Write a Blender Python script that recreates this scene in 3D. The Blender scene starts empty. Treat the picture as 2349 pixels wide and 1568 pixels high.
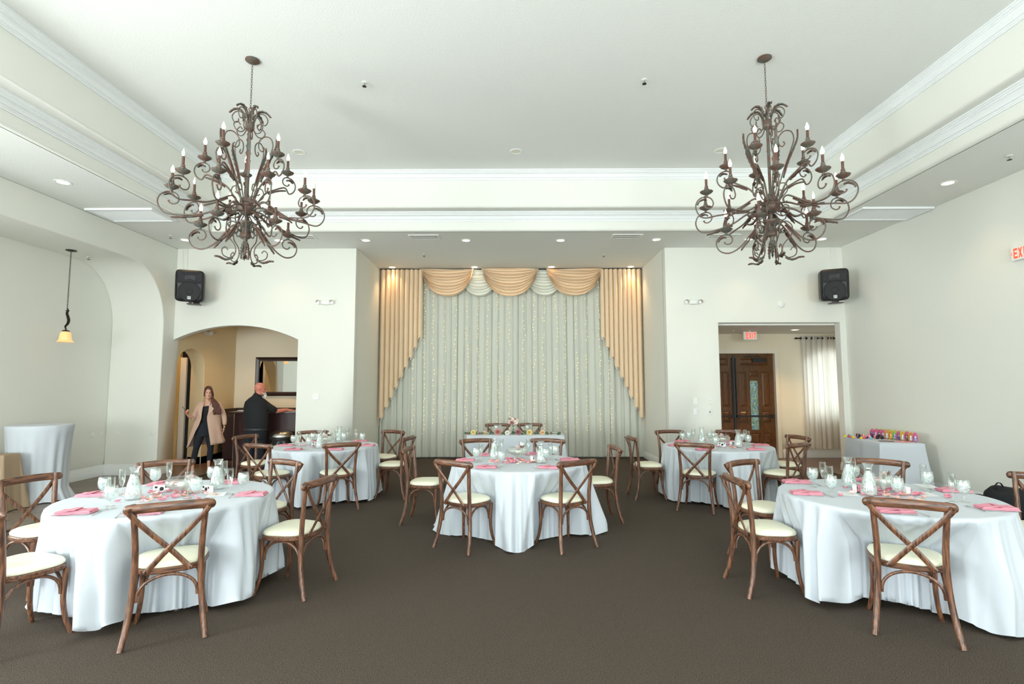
import bpy, math, random
from mathutils import Vector, Matrix
PI = math.pi
R = math.radians
sc = bpy.context.scene
COL = sc.collection

# ---------------------------------------------------------------- camera
cam_data = bpy.data.cameras.new('camera')
cam_data.sensor_width = 36.0
cam_data.lens = 36.0 * 1225.0 / 2349.0
cam_data.clip_start = 0.05
cam_data.clip_end = 200
cam = bpy.data.objects.new('camera', cam_data)
COL.objects.link(cam)
pitch, yaw, roll = 0.0826, -0.0033, -0.0019
_f = Vector((math.sin(yaw) * math.cos(pitch), math.cos(yaw) * math.cos(pitch), math.sin(pitch)))
_r = Vector((math.cos(yaw), -math.sin(yaw), 0))
_u = _r.cross(_f)
_r2 = math.cos(roll) * _r + math.sin(roll) * _u
_u2 = -math.sin(roll) * _r + math.cos(roll) * _u
cm = Matrix((( _r2.x, _u2.x, -_f.x, 0), (_r2.y, _u2.y, -_f.y, 0), (_r2.z, _u2.z, -_f.z, 1.65), (0, 0, 0, 1)))
cam.matrix_world = cm
sc.camera = cam

# ---------------------------------------------------------------- world, lights, exposure
world = bpy.data.worlds.new('world'); sc.world = world
world.use_nodes = True
_bg = world.node_tree.nodes['Background']
_bg.inputs[0].default_value = (0.93, 1.0, 0.97, 1)
_bg.inputs[1].default_value = 4.0

def area(name, loc, direction, sx, sy, power, color):
    l = bpy.data.lights.new(name, 'AREA'); l.shape = 'RECTANGLE'; l.size = sx; l.size_y = sy
    l.energy = power; l.color = color
    o = bpy.data.objects.new(name, l); COL.objects.link(o)
    o.location = loc
    o.rotation_euler = Vector(direction).to_track_quat('-Z', 'Z').to_euler()
    return o
# fill lamps added at assumed windows: rear wall (behind the camera) and left wall
for wx in (-4.2, 0.0, 4.2):
    area('window_daylight', (wx, -4.62, 1.8), (0, 1, 1.45), 2.3, 3.2, 490, (0.90, 0.97, 1.0))  # added lamps behind assumed rear windows, tilted up to brighten the ceiling
area('window_daylight', (-6.95, 0.9, 2.1), (1, 0.75, 0.55), 1.5, 2.9, 560, (0.92, 0.98, 1.0))  # added lamp at an assumed left window, sited from the cast shadows

area('window_daylight', (-7.98, 4.4, 1.75), (1, 0.45, 0.12), 1.7, 2.6, 115, (0.93, 0.985, 1.0))  # added lamp at an invented niche window, brightens the niche jamb and near left cloth

sc.view_settings.view_transform = 'Standard'
sc.view_settings.look = 'None'
sc.view_settings.gamma = 1.0
sc.view_settings.use_curve_mapping = False
sc.view_settings.exposure = -0.02
sc.cycles.use_denoising = True
sc.cycles.max_bounces = 10
sc.cycles.diffuse_bounces = 6
sc.cycles.transparent_max_bounces = 24
sc.cycles.sample_clamp_indirect = 6.0

# ---------------------------------------------------------------- materials
def nt(name):
    m = bpy.data.materials.new(name); m.use_nodes = True
    t = m.node_tree
    b = t.nodes['Principled BSDF']
    return m, t, b
def mat(name, col, rough=0.6, metal=0.0, bump=0.0, bscale=200.0, var=0.0, vscale=8.0, emis=None, estr=0.0,
        stretch=None, sheen=0.0, spec=0.5, coat=0.0):
    m, t, b = nt(name)
    N, L = t.nodes, t.links
    b.inputs['Base Color'].default_value = (*col, 1)
    b.inputs['Roughness'].default_value = rough
    b.inputs['Metallic'].default_value = metal
    b.inputs['Specular IOR Level'].default_value = spec
    if coat: b.inputs['Coat Weight'].default_value = coat; b.inputs['Coat Roughness'].default_value = 0.15
    if sheen: b.inputs['Sheen Weight'].default_value = sheen
    tc = N.new('ShaderNodeTexCoord')
    src = tc.outputs['Object']
    if stretch:
        mp = N.new('ShaderNodeMapping'); mp.inputs['Scale'].default_value = stretch
        L.new(src, mp.inputs['Vector']); src = mp.outputs['Vector']
    if var:
        n = N.new('ShaderNodeTexNoise'); n.inputs['Scale'].default_value = vscale; n.inputs['Detail'].default_value = 5
        L.new(src, n.inputs['Vector'])
        cr = N.new('ShaderNodeValToRGB')
        lo = [max(0, c * (1 - var)) for c in col]; hi = [min(1, c * (1 + var)) for c in col]
        cr.color_ramp.elements[0].position = 0.3; cr.color_ramp.elements[1].position = 0.7
        cr.color_ramp.elements[0].color = (*lo, 1); cr.color_ramp.elements[1].color = (*hi, 1)
        L.new(n.outputs['Fac'], cr.inputs['Fac']); L.new(cr.outputs['Color'], b.inputs['Base Color'])
    if bump:
        n2 = N.new('ShaderNodeTexNoise'); n2.inputs['Scale'].default_value = bscale; n2.inputs['Detail'].default_value = 3
        L.new(src, n2.inputs['Vector'])
        bp = N.new('ShaderNodeBump'); bp.inputs['Strength'].default_value = bump; bp.inputs['Distance'].default_value = 0.01
        L.new(n2.outputs['Fac'], bp.inputs['Height']); L.new(bp.outputs['Normal'], b.inputs['Normal'])
    if emis:
        b.inputs['Emission Color'].default_value = (*emis, 1); b.inputs['Emission Strength'].default_value = estr
    return m

M = {}
M['wall'] = mat('painted_wall', (0.785, 0.79, 0.73), 0.85, bump=0.12, bscale=90)
M['ceil'] = mat('painted_ceiling', (0.81, 0.82, 0.785), 0.9, bump=0.22, bscale=60)
M['tan'] = mat('tan_painted_wall', (0.74, 0.60, 0.37), 0.85, bump=0.12, bscale=90)
M['cream'] = mat('cream_painted_wall', (0.80, 0.73, 0.58), 0.85, bump=0.12, bscale=90)
M['trim'] = mat('white_gloss_trim', (0.84, 0.86, 0.86), 0.35)
M['white'] = mat('white_plastic', (0.82, 0.83, 0.80), 0.4)
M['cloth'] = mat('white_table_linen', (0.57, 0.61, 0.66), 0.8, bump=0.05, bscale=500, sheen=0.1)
M['browncloth'] = mat('taupe_table_linen', (0.36, 0.26, 0.17), 0.8, bump=0.05, bscale=500)
M['cushion'] = mat('ivory_vinyl', (0.86, 0.84, 0.66), 0.38, bump=0.05, bscale=30)
M['pink'] = mat('pink_napkin_cotton', (0.76, 0.30, 0.375), 0.85, bump=0.08, bscale=400)
M['black'] = mat('black_plastic', (0.012, 0.012, 0.013), 0.45, bump=0.1, bscale=400)
M['grille'] = mat('black_speaker_grille', (0.02, 0.02, 0.023), 0.55, bump=0.4, bscale=600)
M['blackfab'] = mat('black_fabric', (0.008, 0.009, 0.011), 0.85, bump=0.1, bscale=200)
M['navyfab'] = mat('black_cotton_twill', (0.010, 0.013, 0.02), 0.9, bump=0.1, bscale=150)
M['darkwood'] = mat('espresso_laminate', (0.035, 0.012, 0.012), 0.4, var=0.35, vscale=6, stretch=(30, 30, 2))
M['frame'] = mat('dark_mahogany_frame', (0.022, 0.008, 0.006), 0.3, var=0.3, vscale=20)
M['granite'] = mat('brown_granite', (0.07, 0.05, 0.04), 0.2, var=0.7, vscale=120)
M['steel'] = mat('brushed_steel', (0.55, 0.52, 0.47), 0.28, metal=1.0)
M['silver'] = mat('polished_flatware', (0.7, 0.7, 0.7), 0.15, metal=1.0)
M['mirror'] = mat('mirror_glass', (0.9, 0.92, 0.9), 0.01, metal=1.0)
M['gold'] = mat('gold_metal', (0.8, 0.55, 0.15), 0.25, metal=1.0)
M['bronze'] = mat('dark_bronze', (0.035, 0.028, 0.025), 0.4, metal=0.7)
M['sleeve'] = mat('brown_candle_sleeve', (0.10, 0.045, 0.03), 0.6, var=0.4, vscale=60)
M['skin_w'] = mat('skin_light', (0.62, 0.34, 0.24), 0.55)
M['skin_m'] = mat('skin_ruddy', (0.60, 0.20, 0.14), 0.5)
M['hair'] = mat('auburn_hair', (0.085, 0.022, 0.013), 0.5, var=0.7, vscale=40, stretch=(6, 6, 1), bump=0.5, bscale=60)
M['beard'] = mat('white_beard', (0.72, 0.70, 0.64), 0.8, bump=0.6, bscale=120)
M['coat'] = mat('blush_wool', (0.55, 0.36, 0.27), 0.85, bump=0.1, bscale=300, sheen=0.2)
M['red'] = mat('red_plastic', (0.6, 0.02, 0.02), 0.35)
M['shoe'] = mat('white_sneaker', (0.75, 0.75, 0.75), 0.6)
M['belt'] = mat('dark_leather', (0.03, 0.03, 0.028), 0.5)
M['eye'] = mat('dark_eye', (0.02, 0.012, 0.01), 0.2)
M['lip'] = mat('pink_lips', (0.45, 0.14, 0.13), 0.5)
M['candle'] = mat('white_candle_wax', (0.85, 0.84, 0.74), 0.5)
M['paper'] = mat('white_card_paper', (0.88, 0.89, 0.90), 0.7)
M['leafg'] = mat('green_leaf', (0.06, 0.14, 0.07), 0.6, var=0.4, vscale=30)
M['stemv'] = mat('green_stem', (0.12, 0.2, 0.08), 0.6)
M['yellowrose'] = mat('yellow_rose_petals', (0.82, 0.68, 0.30), 0.7, var=0.15, vscale=40)
M['peach'] = mat('peach_rose_petals', (0.85, 0.58, 0.36), 0.7, var=0.2, vscale=40)
M['dusty'] = mat('dusty_pink_petals', (0.60, 0.27, 0.25), 0.7, var=0.25, vscale=40)
M['mauve'] = mat('mauve_petals', (0.42, 0.18, 0.19), 0.7, var=0.3, vscale=40)
M['whiterose'] = mat('white_rose_petals', (0.84, 0.82, 0.74), 0.7, var=0.05, vscale=40)
M['blush'] = mat('blush_petals', (0.80, 0.58, 0.52), 0.7, var=0.15, vscale=50)
M['pet1'] = mat('pink_petal', (0.80, 0.30, 0.38), 0.7, var=0.2, vscale=60)
M['pet2'] = mat('coral_petal', (0.86, 0.46, 0.36), 0.7, var=0.2, vscale=60)
M['pet3'] = mat('pale_petal', (0.88, 0.66, 0.60), 0.7, var=0.1, vscale=60)
M['shell'] = mat('taupe_shell', (0.42, 0.30, 0.29), 0.5, var=0.3, vscale=60)
M['pod'] = mat('brown_seed_pod', (0.20, 0.12, 0.09), 0.7, var=0.4, vscale=80)
M['ice'] = mat('ice_cubes', (0.85, 0.88, 0.90), 0.25, bump=0.6, bscale=60)
M['trashlid'] = M['steel']
M['stone'] = mat('stacked_stone', (0.20, 0.17, 0.14), 0.9, bump=0.5, bscale=40, var=0.5, vscale=4, stretch=(1, 1, 3))
M['yellowtrim'] = mat('golden_wood_trim', (0.60, 0.42, 0.16), 0.5)
M['lamp_off'] = mat('unlit_reflector', (0.7, 0.68, 0.55), 0.3)
for nm, c in dict(tyellow=(0.85, 0.62, 0.02), tpink=(0.85, 0.13, 0.32), tgreen=(0.35, 0.72, 0.05), tpurple=(0.10, 0.04, 0.25),
                  tred=(0.80, 0.12, 0.12), tblue=(0.15, 0.55, 0.72), torange=(0.85, 0.38, 0.03), tbrown=(0.13, 0.05, 0.045),
                  tlav=(0.36, 0.33, 0.60), tsalmon=(0.85, 0.30, 0.34), twhite=(0.7, 0.7, 0.7)).items():
    M[nm] = mat({'tyellow': 'yellow', 'tpink': 'hot_pink', 'tgreen': 'lime_green', 'tpurple': 'purple', 'tred': 'red', 'tblue': 'sky_blue',
                 'torange': 'orange', 'tbrown': 'brown', 'tlav': 'lavender', 'tsalmon': 'salmon', 'twhite': 'grey_white'}[nm] + '_glossy_plastic', c, 0.35)

def emis(name, col, strength):
    m, t, b = nt(name)
    b.inputs['Base Color'].default_value = (*col, 1)
    b.inputs['Emission Color'].default_value = (*col, 1); b.inputs['Emission Strength'].default_value = strength
    return m
M['bulb'] = emis('warm_candle_bulb', (1.0, 0.80, 0.58), 7.0)
M['bulboff'] = mat('clear_bulb_unlit', (0.75, 0.78, 0.75), 0.1)
M['fairy'] = emis('warm_fairy_light', (1.0, 0.76, 0.30), 2.5)
M['down'] = emis('warm_downlight_lens', (1.0, 0.84, 0.62), 7.0)
M['exitred'] = emis('lit_red_letters', (1.0, 0.06, 0.02), 1.6)
M['amber'] = emis('amber_glass_shade', (0.92, 0.52, 0.22), 0.62)

def mat_wood(nm='walnut_bentwood', scl=(26, 26, 2.6)):
    m, t, b = nt(nm)
    N, L = t.nodes, t.links
    tc = N.new('ShaderNodeTexCoord'); mp = N.new('ShaderNodeMapping'); mp.inputs['Scale'].default_value = scl
    info = N.new('ShaderNodeObjectInfo'); ad = N.new('ShaderNodeVectorMath'); ad.operation = 'ADD'
    L.new(tc.outputs['Object'], ad.inputs[0]); L.new(info.outputs['Random'], ad.inputs[1])
    L.new(ad.outputs[0], mp.inputs['Vector'])
    n = N.new('ShaderNodeTexNoise'); n.inputs['Scale'].default_value = 3; n.inputs['Detail'].default_value = 7; n.inputs['Distortion'].default_value = .5
    L.new(mp.outputs['Vector'], n.inputs['Vector'])
    cr = N.new('ShaderNodeValToRGB')
    cr.color_ramp.elements[0].position = 0.36; cr.color_ramp.elements[0].color = (0.048, 0.019, 0.012, 1)
    cr.color_ramp.elements[1].position = 0.64; cr.color_ramp.elements[1].color = (0.225, 0.095, 0.045, 1)
    L.new(n.outputs['Fac'], cr.inputs['Fac']); L.new(cr.outputs['Color'], b.inputs['Base Color'])
    b.inputs['Roughness'].default_value = 0.38
    b.inputs['Coat Weight'].default_value = 0.3; b.inputs['Coat Roughness'].default_value = 0.25
    bp = N.new('ShaderNodeBump'); bp.inputs['Strength'].default_value = 0.15; bp.inputs['Distance'].default_value = 0.003
    L.new(n.outputs['Fac'], bp.inputs['Height']); L.new(bp.outputs['Normal'], b.inputs['Normal'])
    return m
M['wood'] = mat_wood()
M['woodx'] = mat_wood('walnut_bentwood_rail', (2.6, 26, 26))

def mat_oak():
    m, t, b = nt('stained_oak_door')
    N, L = t.nodes, t.links
    tc = N.new('ShaderNodeTexCoord'); mp = N.new('ShaderNodeMapping'); mp.inputs['Scale'].default_value = (22, 22, 2.2)
    L.new(tc.outputs['Object'], mp.inputs['Vector'])
    n = N.new('ShaderNodeTexNoise'); n.inputs['Scale'].default_value = 2.5; n.inputs['Detail'].default_value = 8; n.inputs['Distortion'].default_value = 1.5
    L.new(mp.outputs['Vector'], n.inputs['Vector'])
    cr = N.new('ShaderNodeValToRGB')
    cr.color_ramp.elements[0].position = 0.32; cr.color_ramp.elements[0].color = (0.045, 0.016, 0.005, 1)
    cr.color_ramp.elements[1].position = 0.66; cr.color_ramp.elements[1].color = (0.17, 0.070, 0.020, 1)
    L.new(n.outputs['Fac'], cr.inputs['Fac']); L.new(cr.outputs['Color'], b.inputs['Base Color'])
    b.inputs['Roughness'].default_value = 0.32
    return m
M['oak'] = mat_oak()

def mat_carpet():
    m, t, b = nt('dark_brown_loop_carpet')
    N, L = t.nodes, t.links
    tc = N.new('ShaderNodeTexCoord')
    v = N.new('ShaderNodeTexVoronoi'); v.inputs['Scale'].default_value = 290
    L.new(tc.outputs['Object'], v.inputs['Vector'])
    n = N.new('ShaderNodeTexNoise'); n.inputs['Scale'].default_value = 200; n.inputs['Detail'].default_value = 6
    L.new(tc.outputs['Object'], n.inputs['Vector'])
    cr = N.new('ShaderNodeValToRGB')
    cr.color_ramp.elements[0].position = 0.35; cr.color_ramp.elements[0].color = (0.030, 0.022, 0.016, 1)
    cr.color_ramp.elements[1].position = 0.70; cr.color_ramp.elements[1].color = (0.185, 0.146, 0.115, 1)
    L.new(n.outputs['Fac'], cr.inputs['Fac'])
    mx = N.new('ShaderNodeMix'); mx.data_type = 'RGBA'; mx.blend_type = 'MULTIPLY'; mx.inputs[0].default_value = 0.6
    c2 = N.new('ShaderNodeValToRGB'); c2.color_ramp.elements[0].color = (1.2, 1.2, 1.2, 1); c2.color_ramp.elements[1].color = (0.35, 0.35, 0.35, 1)
    L.new(v.outputs['Distance'], c2.inputs['Fac'])
    L.new(cr.outputs['Color'], mx.inputs[6]); L.new(c2.outputs['Color'], mx.inputs[7])
    L.new(mx.outputs[2], b.inputs['Base Color'])
    b.inputs['Roughness'].default_value = 0.95; b.inputs['Specular IOR Level'].default_value = 0.15
    bp = N.new('ShaderNodeBump'); bp.inputs['Strength'].default_value = 0.5; bp.inputs['Distance'].default_value = 0.004; bp.invert = True
    L.new(v.outputs['Distance'], bp.inputs['Height']); L.new(bp.outputs['Normal'], b.inputs['Normal'])
    return m
M['carpet'] = mat_carpet()

def mat_tiles(name, c1, c2, grout, w, h, rough, rotz=0.0):
    m, t, b = nt(name)
    N, L = t.nodes, t.links
    tc = N.new('ShaderNodeTexCoord'); mp = N.new('ShaderNodeMapping'); mp.inputs['Rotation'].default_value = (0, 0, rotz)
    L.new(tc.outputs['Object'], mp.inputs['Vector'])
    br = N.new('ShaderNodeTexBrick'); br.inputs['Scale'].default_value = 1.0
    br.inputs['Brick Width'].default_value = w; br.inputs['Row Height'].default_value = h
    br.inputs['Mortar Size'].default_value = 0.006; br.inputs['Color1'].default_value = (*c1, 1)
    br.inputs['Color2'].default_value = (*c2, 1); br.inputs['Mortar'].default_value = (*grout, 1)
    L.new(mp.outputs['Vector'], br.inputs['Vector'])
    n = N.new('ShaderNodeTexNoise'); n.inputs['Scale'].default_value = 6; n.inputs['Detail'].default_value = 6
    L.new(tc.outputs['Object'], n.inputs['Vector'])
    mx = N.new('ShaderNodeMix'); mx.data_type = 'RGBA'; mx.blend_type = 'MULTIPLY'; mx.inputs[0].default_value = 0.6
    cr = N.new('ShaderNodeValToRGB'); cr.color_ramp.elements[0].color = (0.55, 0.55, 0.55, 1); cr.color_ramp.elements[1].color = (1.3, 1.3, 1.3, 1)
    L.new(n.outputs['Fac'], cr.inputs['Fac'])
    L.new(br.outputs['Color'], mx.inputs[6]); L.new(cr.outputs['Color'], mx.inputs[7]); L.new(mx.outputs[2], b.inputs['Base Color'])
    b.inputs['Roughness'].default_value = rough
    return m
M['tile'] = mat_tiles('brown_ceramic_tile', (0.20, 0.155, 0.12), (0.16, 0.125, 0.10), (0.05, 0.04, 0.035), 0.45, 0.45, 0.4)
M['plank'] = mat_tiles('brown_wood_plank_floor', (0.16, 0.09, 0.055), (0.12, 0.07, 0.045), (0.04, 0.025, 0.02), 1.2, 0.15, 0.3)
M['stonewall'] = mat_tiles('grey_stone_veneer', (0.42, 0.37, 0.31), (0.25, 0.21, 0.18), (0.03, 0.03, 0.03), 0.22, 0.13, 0.9)

def mat_bronze():
    m, t, b = nt('aged_bronze_verdigris')
    N, L = t.nodes, t.links
    tc = N.new('ShaderNodeTexCoord')
    n = N.new('ShaderNodeTexNoise'); n.inputs['Scale'].default_value = 14; n.inputs['Detail'].default_value = 5
    L.new(tc.outputs['Object'], n.inputs['Vector'])
    cr = N.new('ShaderNodeValToRGB')
    cr.color_ramp.elements[0].position = 0.40; cr.color_ramp.elements[0].color = (0.135, 0.066, 0.048, 1)
    cr.color_ramp.elements[1].position = 0.62; cr.color_ramp.elements[1].color = (0.105, 0.113, 0.092, 1)
    L.new(n.outputs['Fac'], cr.inputs['Fac']); L.new(cr.outputs['Color'], b.inputs['Base Color'])
    b.inputs['Roughness'].default_value = 0.5; b.inputs['Metallic'].default_value = 0.25
    return m
M['iron'] = mat_bronze()

def mat_glass(name, tint=(0.97, 0.99, 0.98), refl=0.06):
    m, t, b = nt(name)
    N, L = t.nodes, t.links
    N.remove(b)
    out = [x for x in N if x.type == 'OUTPUT_MATERIAL'][0]
    tr = N.new('ShaderNodeBsdfTransparent'); tr.inputs[0].default_value = (*tint, 1)
    gl = N.new('ShaderNodeBsdfGlossy'); gl.inputs['Roughness'].default_value = 0.04; gl.inputs[0].default_value = (1, 1, 1, 1)
    lw = N.new('ShaderNodeLayerWeight'); lw.inputs['Blend'].default_value = 0.35
    ma = N.new('ShaderNodeMath'); ma.operation = 'MULTIPLY_ADD'; ma.inputs[1].default_value = 0.55; ma.inputs[2].default_value = refl
    L.new(lw.outputs['Facing'], ma.inputs[0])
    mx = N.new('ShaderNodeMixShader')
    L.new(ma.outputs[0], mx.inputs[0]); L.new(tr.outputs[0], mx.inputs[1]); L.new(gl.outputs[0], mx.inputs[2])
    L.new(mx.outputs[0], out.inputs[0])
    return m
M['glass'] = mat_glass('clear_glass')
M['pane'] = mat_glass('window_pane_glass', (0.98, 1.0, 0.99), 0.03)

def mat_icewater():
    m, t, b = nt('ice_water')
    N, L = t.nodes, t.links
    out = [x for x in N if x.type == 'OUTPUT_MATERIAL'][0]
    b.inputs['Base Color'].default_value = (0.88, 0.92, 0.93, 1); b.inputs['Roughness'].default_value = 0.12
    tr = N.new('ShaderNodeBsdfTransparent'); tr.inputs[0].default_value = (0.96, 0.98, 0.98, 1)
    tc = N.new('ShaderNodeTexCoord'); v = N.new('ShaderNodeTexVoronoi'); v.inputs['Scale'].default_value = 48; v.distance = 'CHEBYCHEV'
    L.new(tc.outputs['Object'], v.inputs['Vector'])
    cr = N.new('ShaderNodeValToRGB'); cr.color_ramp.elements[0].position = 0.15; cr.color_ramp.elements[1].position = 0.6
    cr.color_ramp.elements[0].color = (0.25, 0.25, 0.25, 1); cr.color_ramp.elements[1].color = (0.62, 0.62, 0.62, 1)
    L.new(v.outputs['Distance'], cr.inputs['Fac'])
    bp = N.new('ShaderNodeBump'); bp.inputs['Strength'].default_value = 0.6; bp.inputs['Distance'].default_value = 0.01
    L.new(v.outputs['Distance'], bp.inputs['Height']); L.new(bp.outputs['Normal'], b.inputs['Normal'])
    mx = N.new('ShaderNodeMixShader')
    L.new(cr.outputs['Color'], mx.inputs[0]); L.new(tr.outputs[0], mx.inputs[1]); L.new(b.outputs[0], mx.inputs[2])
    L.new(mx.outputs[0], out.inputs[0])
    return m
M['icewater'] = mat_icewater()

def mat_fabric_trans(name, col, trans=0.35, col2=None):
    m, t, b = nt(name)
    N, L = t.nodes, t.links
    out = [x for x in N if x.type == 'OUTPUT_MATERIAL'][0]
    b.inputs['Base Color'].default_value = (*col, 1); b.inputs['Roughness'].default_value = 0.8
    b.inputs['Specular IOR Level'].default_value = 0.2
    tl = N.new('ShaderNodeBsdfTranslucent'); tl.inputs[0].default_value = (*(col2 or col), 1)
    mx = N.new('ShaderNodeMixShader'); mx.inputs[0].default_value = trans
    L.new(b.outputs[0], mx.inputs[1]); L.new(tl.outputs[0], mx.inputs[2]); L.new(mx.outputs[0], out.inputs[0])
    return m
M['sheer'] = mat_fabric_trans('pale_sage_sheer', (0.71, 0.72, 0.64), 0.12)
M['beige'] = mat_fabric_trans('champagne_satin', (0.86, 0.68, 0.48), 0.05)
M['whiteswag'] = mat_fabric_trans('white_satin', (0.80, 0.80, 0.72), 0.05)
M['winsheer'] = mat_fabric_trans('linen_window_sheer', (0.84, 0.82, 0.78), 0.52)

def mat_leaded():
    m, t, b = nt('leaded_stained_glass')
    N, L = t.nodes, t.links
    out = [x for x in N if x.type == 'OUTPUT_MATERIAL'][0]
    N.remove(b)
    tc = N.new('ShaderNodeTexCoord'); v = N.new('ShaderNodeTexVoronoi'); v.inputs['Scale'].default_value = 30
    mp = N.new('ShaderNodeMapping'); mp.inputs['Scale'].default_value = (2.0, 1, 1)
    L.new(tc.outputs['Object'], mp.inputs['Vector']); L.new(mp.outputs['Vector'], v.inputs['Vector'])
    cr = N.new('ShaderNodeValToRGB'); e = cr.color_ramp.elements
    e[0].color = (0.08, 0.13, 0.08, 1); e[1].color = (0.42, 0.52, 0.52, 1)
    e.new(0.4).color = (0.30, 0.34, 0.24, 1); e.new(0.7).color = (0.18, 0.24, 0.30, 1)
    L.new(v.outputs['Color'], cr.inputs['Fac'])
    tr = N.new('ShaderNodeBsdfTransparent'); tl = N.new('ShaderNodeBsdfTranslucent')
    L.new(cr.outputs['Color'], tr.inputs[0]); L.new(cr.outputs['Color'], tl.inputs[0])
    gl = N.new('ShaderNodeBsdfGlossy'); gl.inputs['Roughness'].default_value = 0.1
    mx = N.new('ShaderNodeMixShader'); mx.inputs[0].default_value = 0.4
    L.new(tr.outputs[0], mx.inputs[1]); L.new(tl.outputs[0], mx.inputs[2])
    mx2 = N.new('ShaderNodeMixShader'); mx2.inputs[0].default_value = 0.08
    L.new(mx.outputs[0], mx2.inputs[1]); L.new(gl.outputs[0], mx2.inputs[2]); L.new(mx2.outputs[0], out.inputs[0])
    return m
M['leaded'] = mat_leaded()

# ---------------------------------------------------------------- mesh builder
class MB:
    def __init__(s): s.v = []; s.f = []
    def add(s, vs, fs):
        o = len(s.v); s.v += [tuple(p) for p in vs]; s.f += [tuple(i + o for i in f) for f in fs]; return s
    def box(s, x0, x1, y0, y1, z0, z1):
        return s.add([(x0, y0, z0), (x1, y0, z0), (x1, y1, z0), (x0, y1, z0), (x0, y0, z1), (x1, y0, z1), (x1, y1, z1), (x0, y1, z1)],
                     [(0, 3, 2, 1), (4, 5, 6, 7), (0, 1, 5, 4), (1, 2, 6, 5), (2, 3, 7, 6), (3, 0, 4, 7)])
    def grid(s, rows, closed=False, cap=False):
        n = len(rows[0]); vs = [p for r in rows for p in r]; fs = []
        for i in range(len(rows) - 1):
            for j in range(n if closed else n - 1):
                k = (j + 1) % n
                fs.append((i * n + j, i * n + k, (i + 1) * n + k, (i + 1) * n + j))
        if cap:
            fs.append(tuple(reversed(range(n)))); fs.append(tuple(range((len(rows) - 1) * n, len(rows) * n)))
        return s.add(vs, fs)
    def lathe(s, prof, n=24, c=(0, 0, 0), flute=0.0, nf=8):
        rows = []
        for r, z in prof:
            rows.append([(c[0] + r * (1 + flute * math.cos(nf * 2 * PI * j / n)) * math.cos(2 * PI * j / n),
                          c[1] + r * (1 + flute * math.cos(nf * 2 * PI * j / n)) * math.sin(2 * PI * j / n), c[2] + z) for j in range(n)])
        return s.grid(rows, True)
    def tube(s, pts, r, n=8, flat=1.0, up=None, cap=True):
        pts = [Vector(p) for p in pts]
        m = len(pts)
        rr = r if isinstance(r, (list, tuple)) else [r] * m
        rows = []; prev = None
        for i, p in enumerate(pts):
            t = (pts[min(i + 1, m - 1)] - pts[max(i - 1, 0)]).normalized()
            if prev is None:
                a = Vector(up) if up else (Vector((0, 0, 1)) if abs(t.z) < 0.9 else Vector((1, 0, 0)))
            else: a = prev
            if up: a = Vector(up)
            a = (a - t * a.dot(t))
            if a.length < 1e-6: a = Vector((1, 0, 0)) - t * t.x
            a.normalize(); b = t.cross(a); prev = a
            rows.append([tuple(p + (a * math.cos(2 * PI * j / n) * flat + b * math.sin(2 * PI * j / n)) * rr[i]) for j in range(n)])
        return s.grid(rows, True, cap)
    def ell(s, c, rx, ry, rz, n=14, m=9):
        rows = []
        for i in range(m + 1):
            a = -PI / 2 + PI * i / m; k = max(math.cos(a), 0.001)
            rows.append([(c[0] + rx * k * math.cos(2 * PI * j / n), c[1] + ry * k * math.sin(2 * PI * j / n), c[2] + rz * math.sin(a)) for j in range(n)])
        return s.grid(rows, True)
    def prism(s, poly, axis, a0, a1):
        n = len(poly)
        def P(p, a):
            if axis == 'y': return (p[0], a, p[1])
            if axis == 'x': return (a, p[0], p[1])
            return (p[0], p[1], a)
        vs = [P(p, a0) for p in poly] + [P(p, a1) for p in poly]
        fs = [tuple(range(n)), tuple(reversed(range(n, 2 * n)))] + [(i, (i + 1) % n + 0, (i + 1) % n + n, i + n) for i in range(n)]
        return s.add(vs, fs)
    def xf(s, mt):
        s.v = [tuple(mt @ Vector(p)) for p in s.v]; return s
    def merge(s, o):
        return s.add(o.v, o.f)
    def build(s, name, m, parent=None, smooth=True, angle=40, loc=(0, 0, 0), rotz=0.0, mods=None, weld=False):
        me = bpy.data.meshes.new(name)
        me.from_pydata(s.v, [], s.f)
        if m is not None:
            me.materials.append(m)
        import bmesh
        bm = bmesh.new(); bm.from_mesh(me)
        if weld: bmesh.ops.remove_doubles(bm, verts=bm.verts, dist=1e-5)
        bmesh.ops.recalc_face_normals(bm, faces=bm.faces)
        if smooth:
            for f in bm.faces: f.smooth = True
            for e in bm.edges:
                if len(e.link_faces) == 2 and e.calc_face_angle(0) > R(angle): e.smooth = False
        bm.to_mesh(me); bm.free()
        o = bpy.data.objects.new(name, me); COL.objects.link(o)
        o.location = loc; o.rotation_euler = (0, 0, rotz)
        if parent: o.parent = parent
        return o

def tag(o, label, cat=None, group=None, kind=None):
    if label: o['label'] = label
    if cat: o['category'] = cat
    if group: o['group'] = group
    if kind: o['kind'] = kind
    return o
def thing(name, label, cat, loc=(0, 0, 0), rotz=0.0, group=None):
    o = bpy.data.objects.new(name, None); COL.objects.link(o); o.empty_display_size = 0.1
    o.location = loc; o.rotation_euler = (0, 0, rotz)
    return tag(o, label, cat, group)
def struct(name, mb, m, bevel=0.0, **k):
    o = mb.build(name, m, **k); o['kind'] = 'structure'
    if bevel: bev(o, bevel)
    return o
def bev(o, w, seg=3, angle=50):
    md = o.modifiers.new('round', 'BEVEL'); md.width = w; md.segments = seg; md.limit_method = 'ANGLE'; md.angle_limit = R(angle)
    md.harden_normals = True
    return o
def sub(o, lv=1):
    md = o.modifiers.new('smooth', 'SUBSURF'); md.levels = lv; md.render_levels = lv; return o
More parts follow.
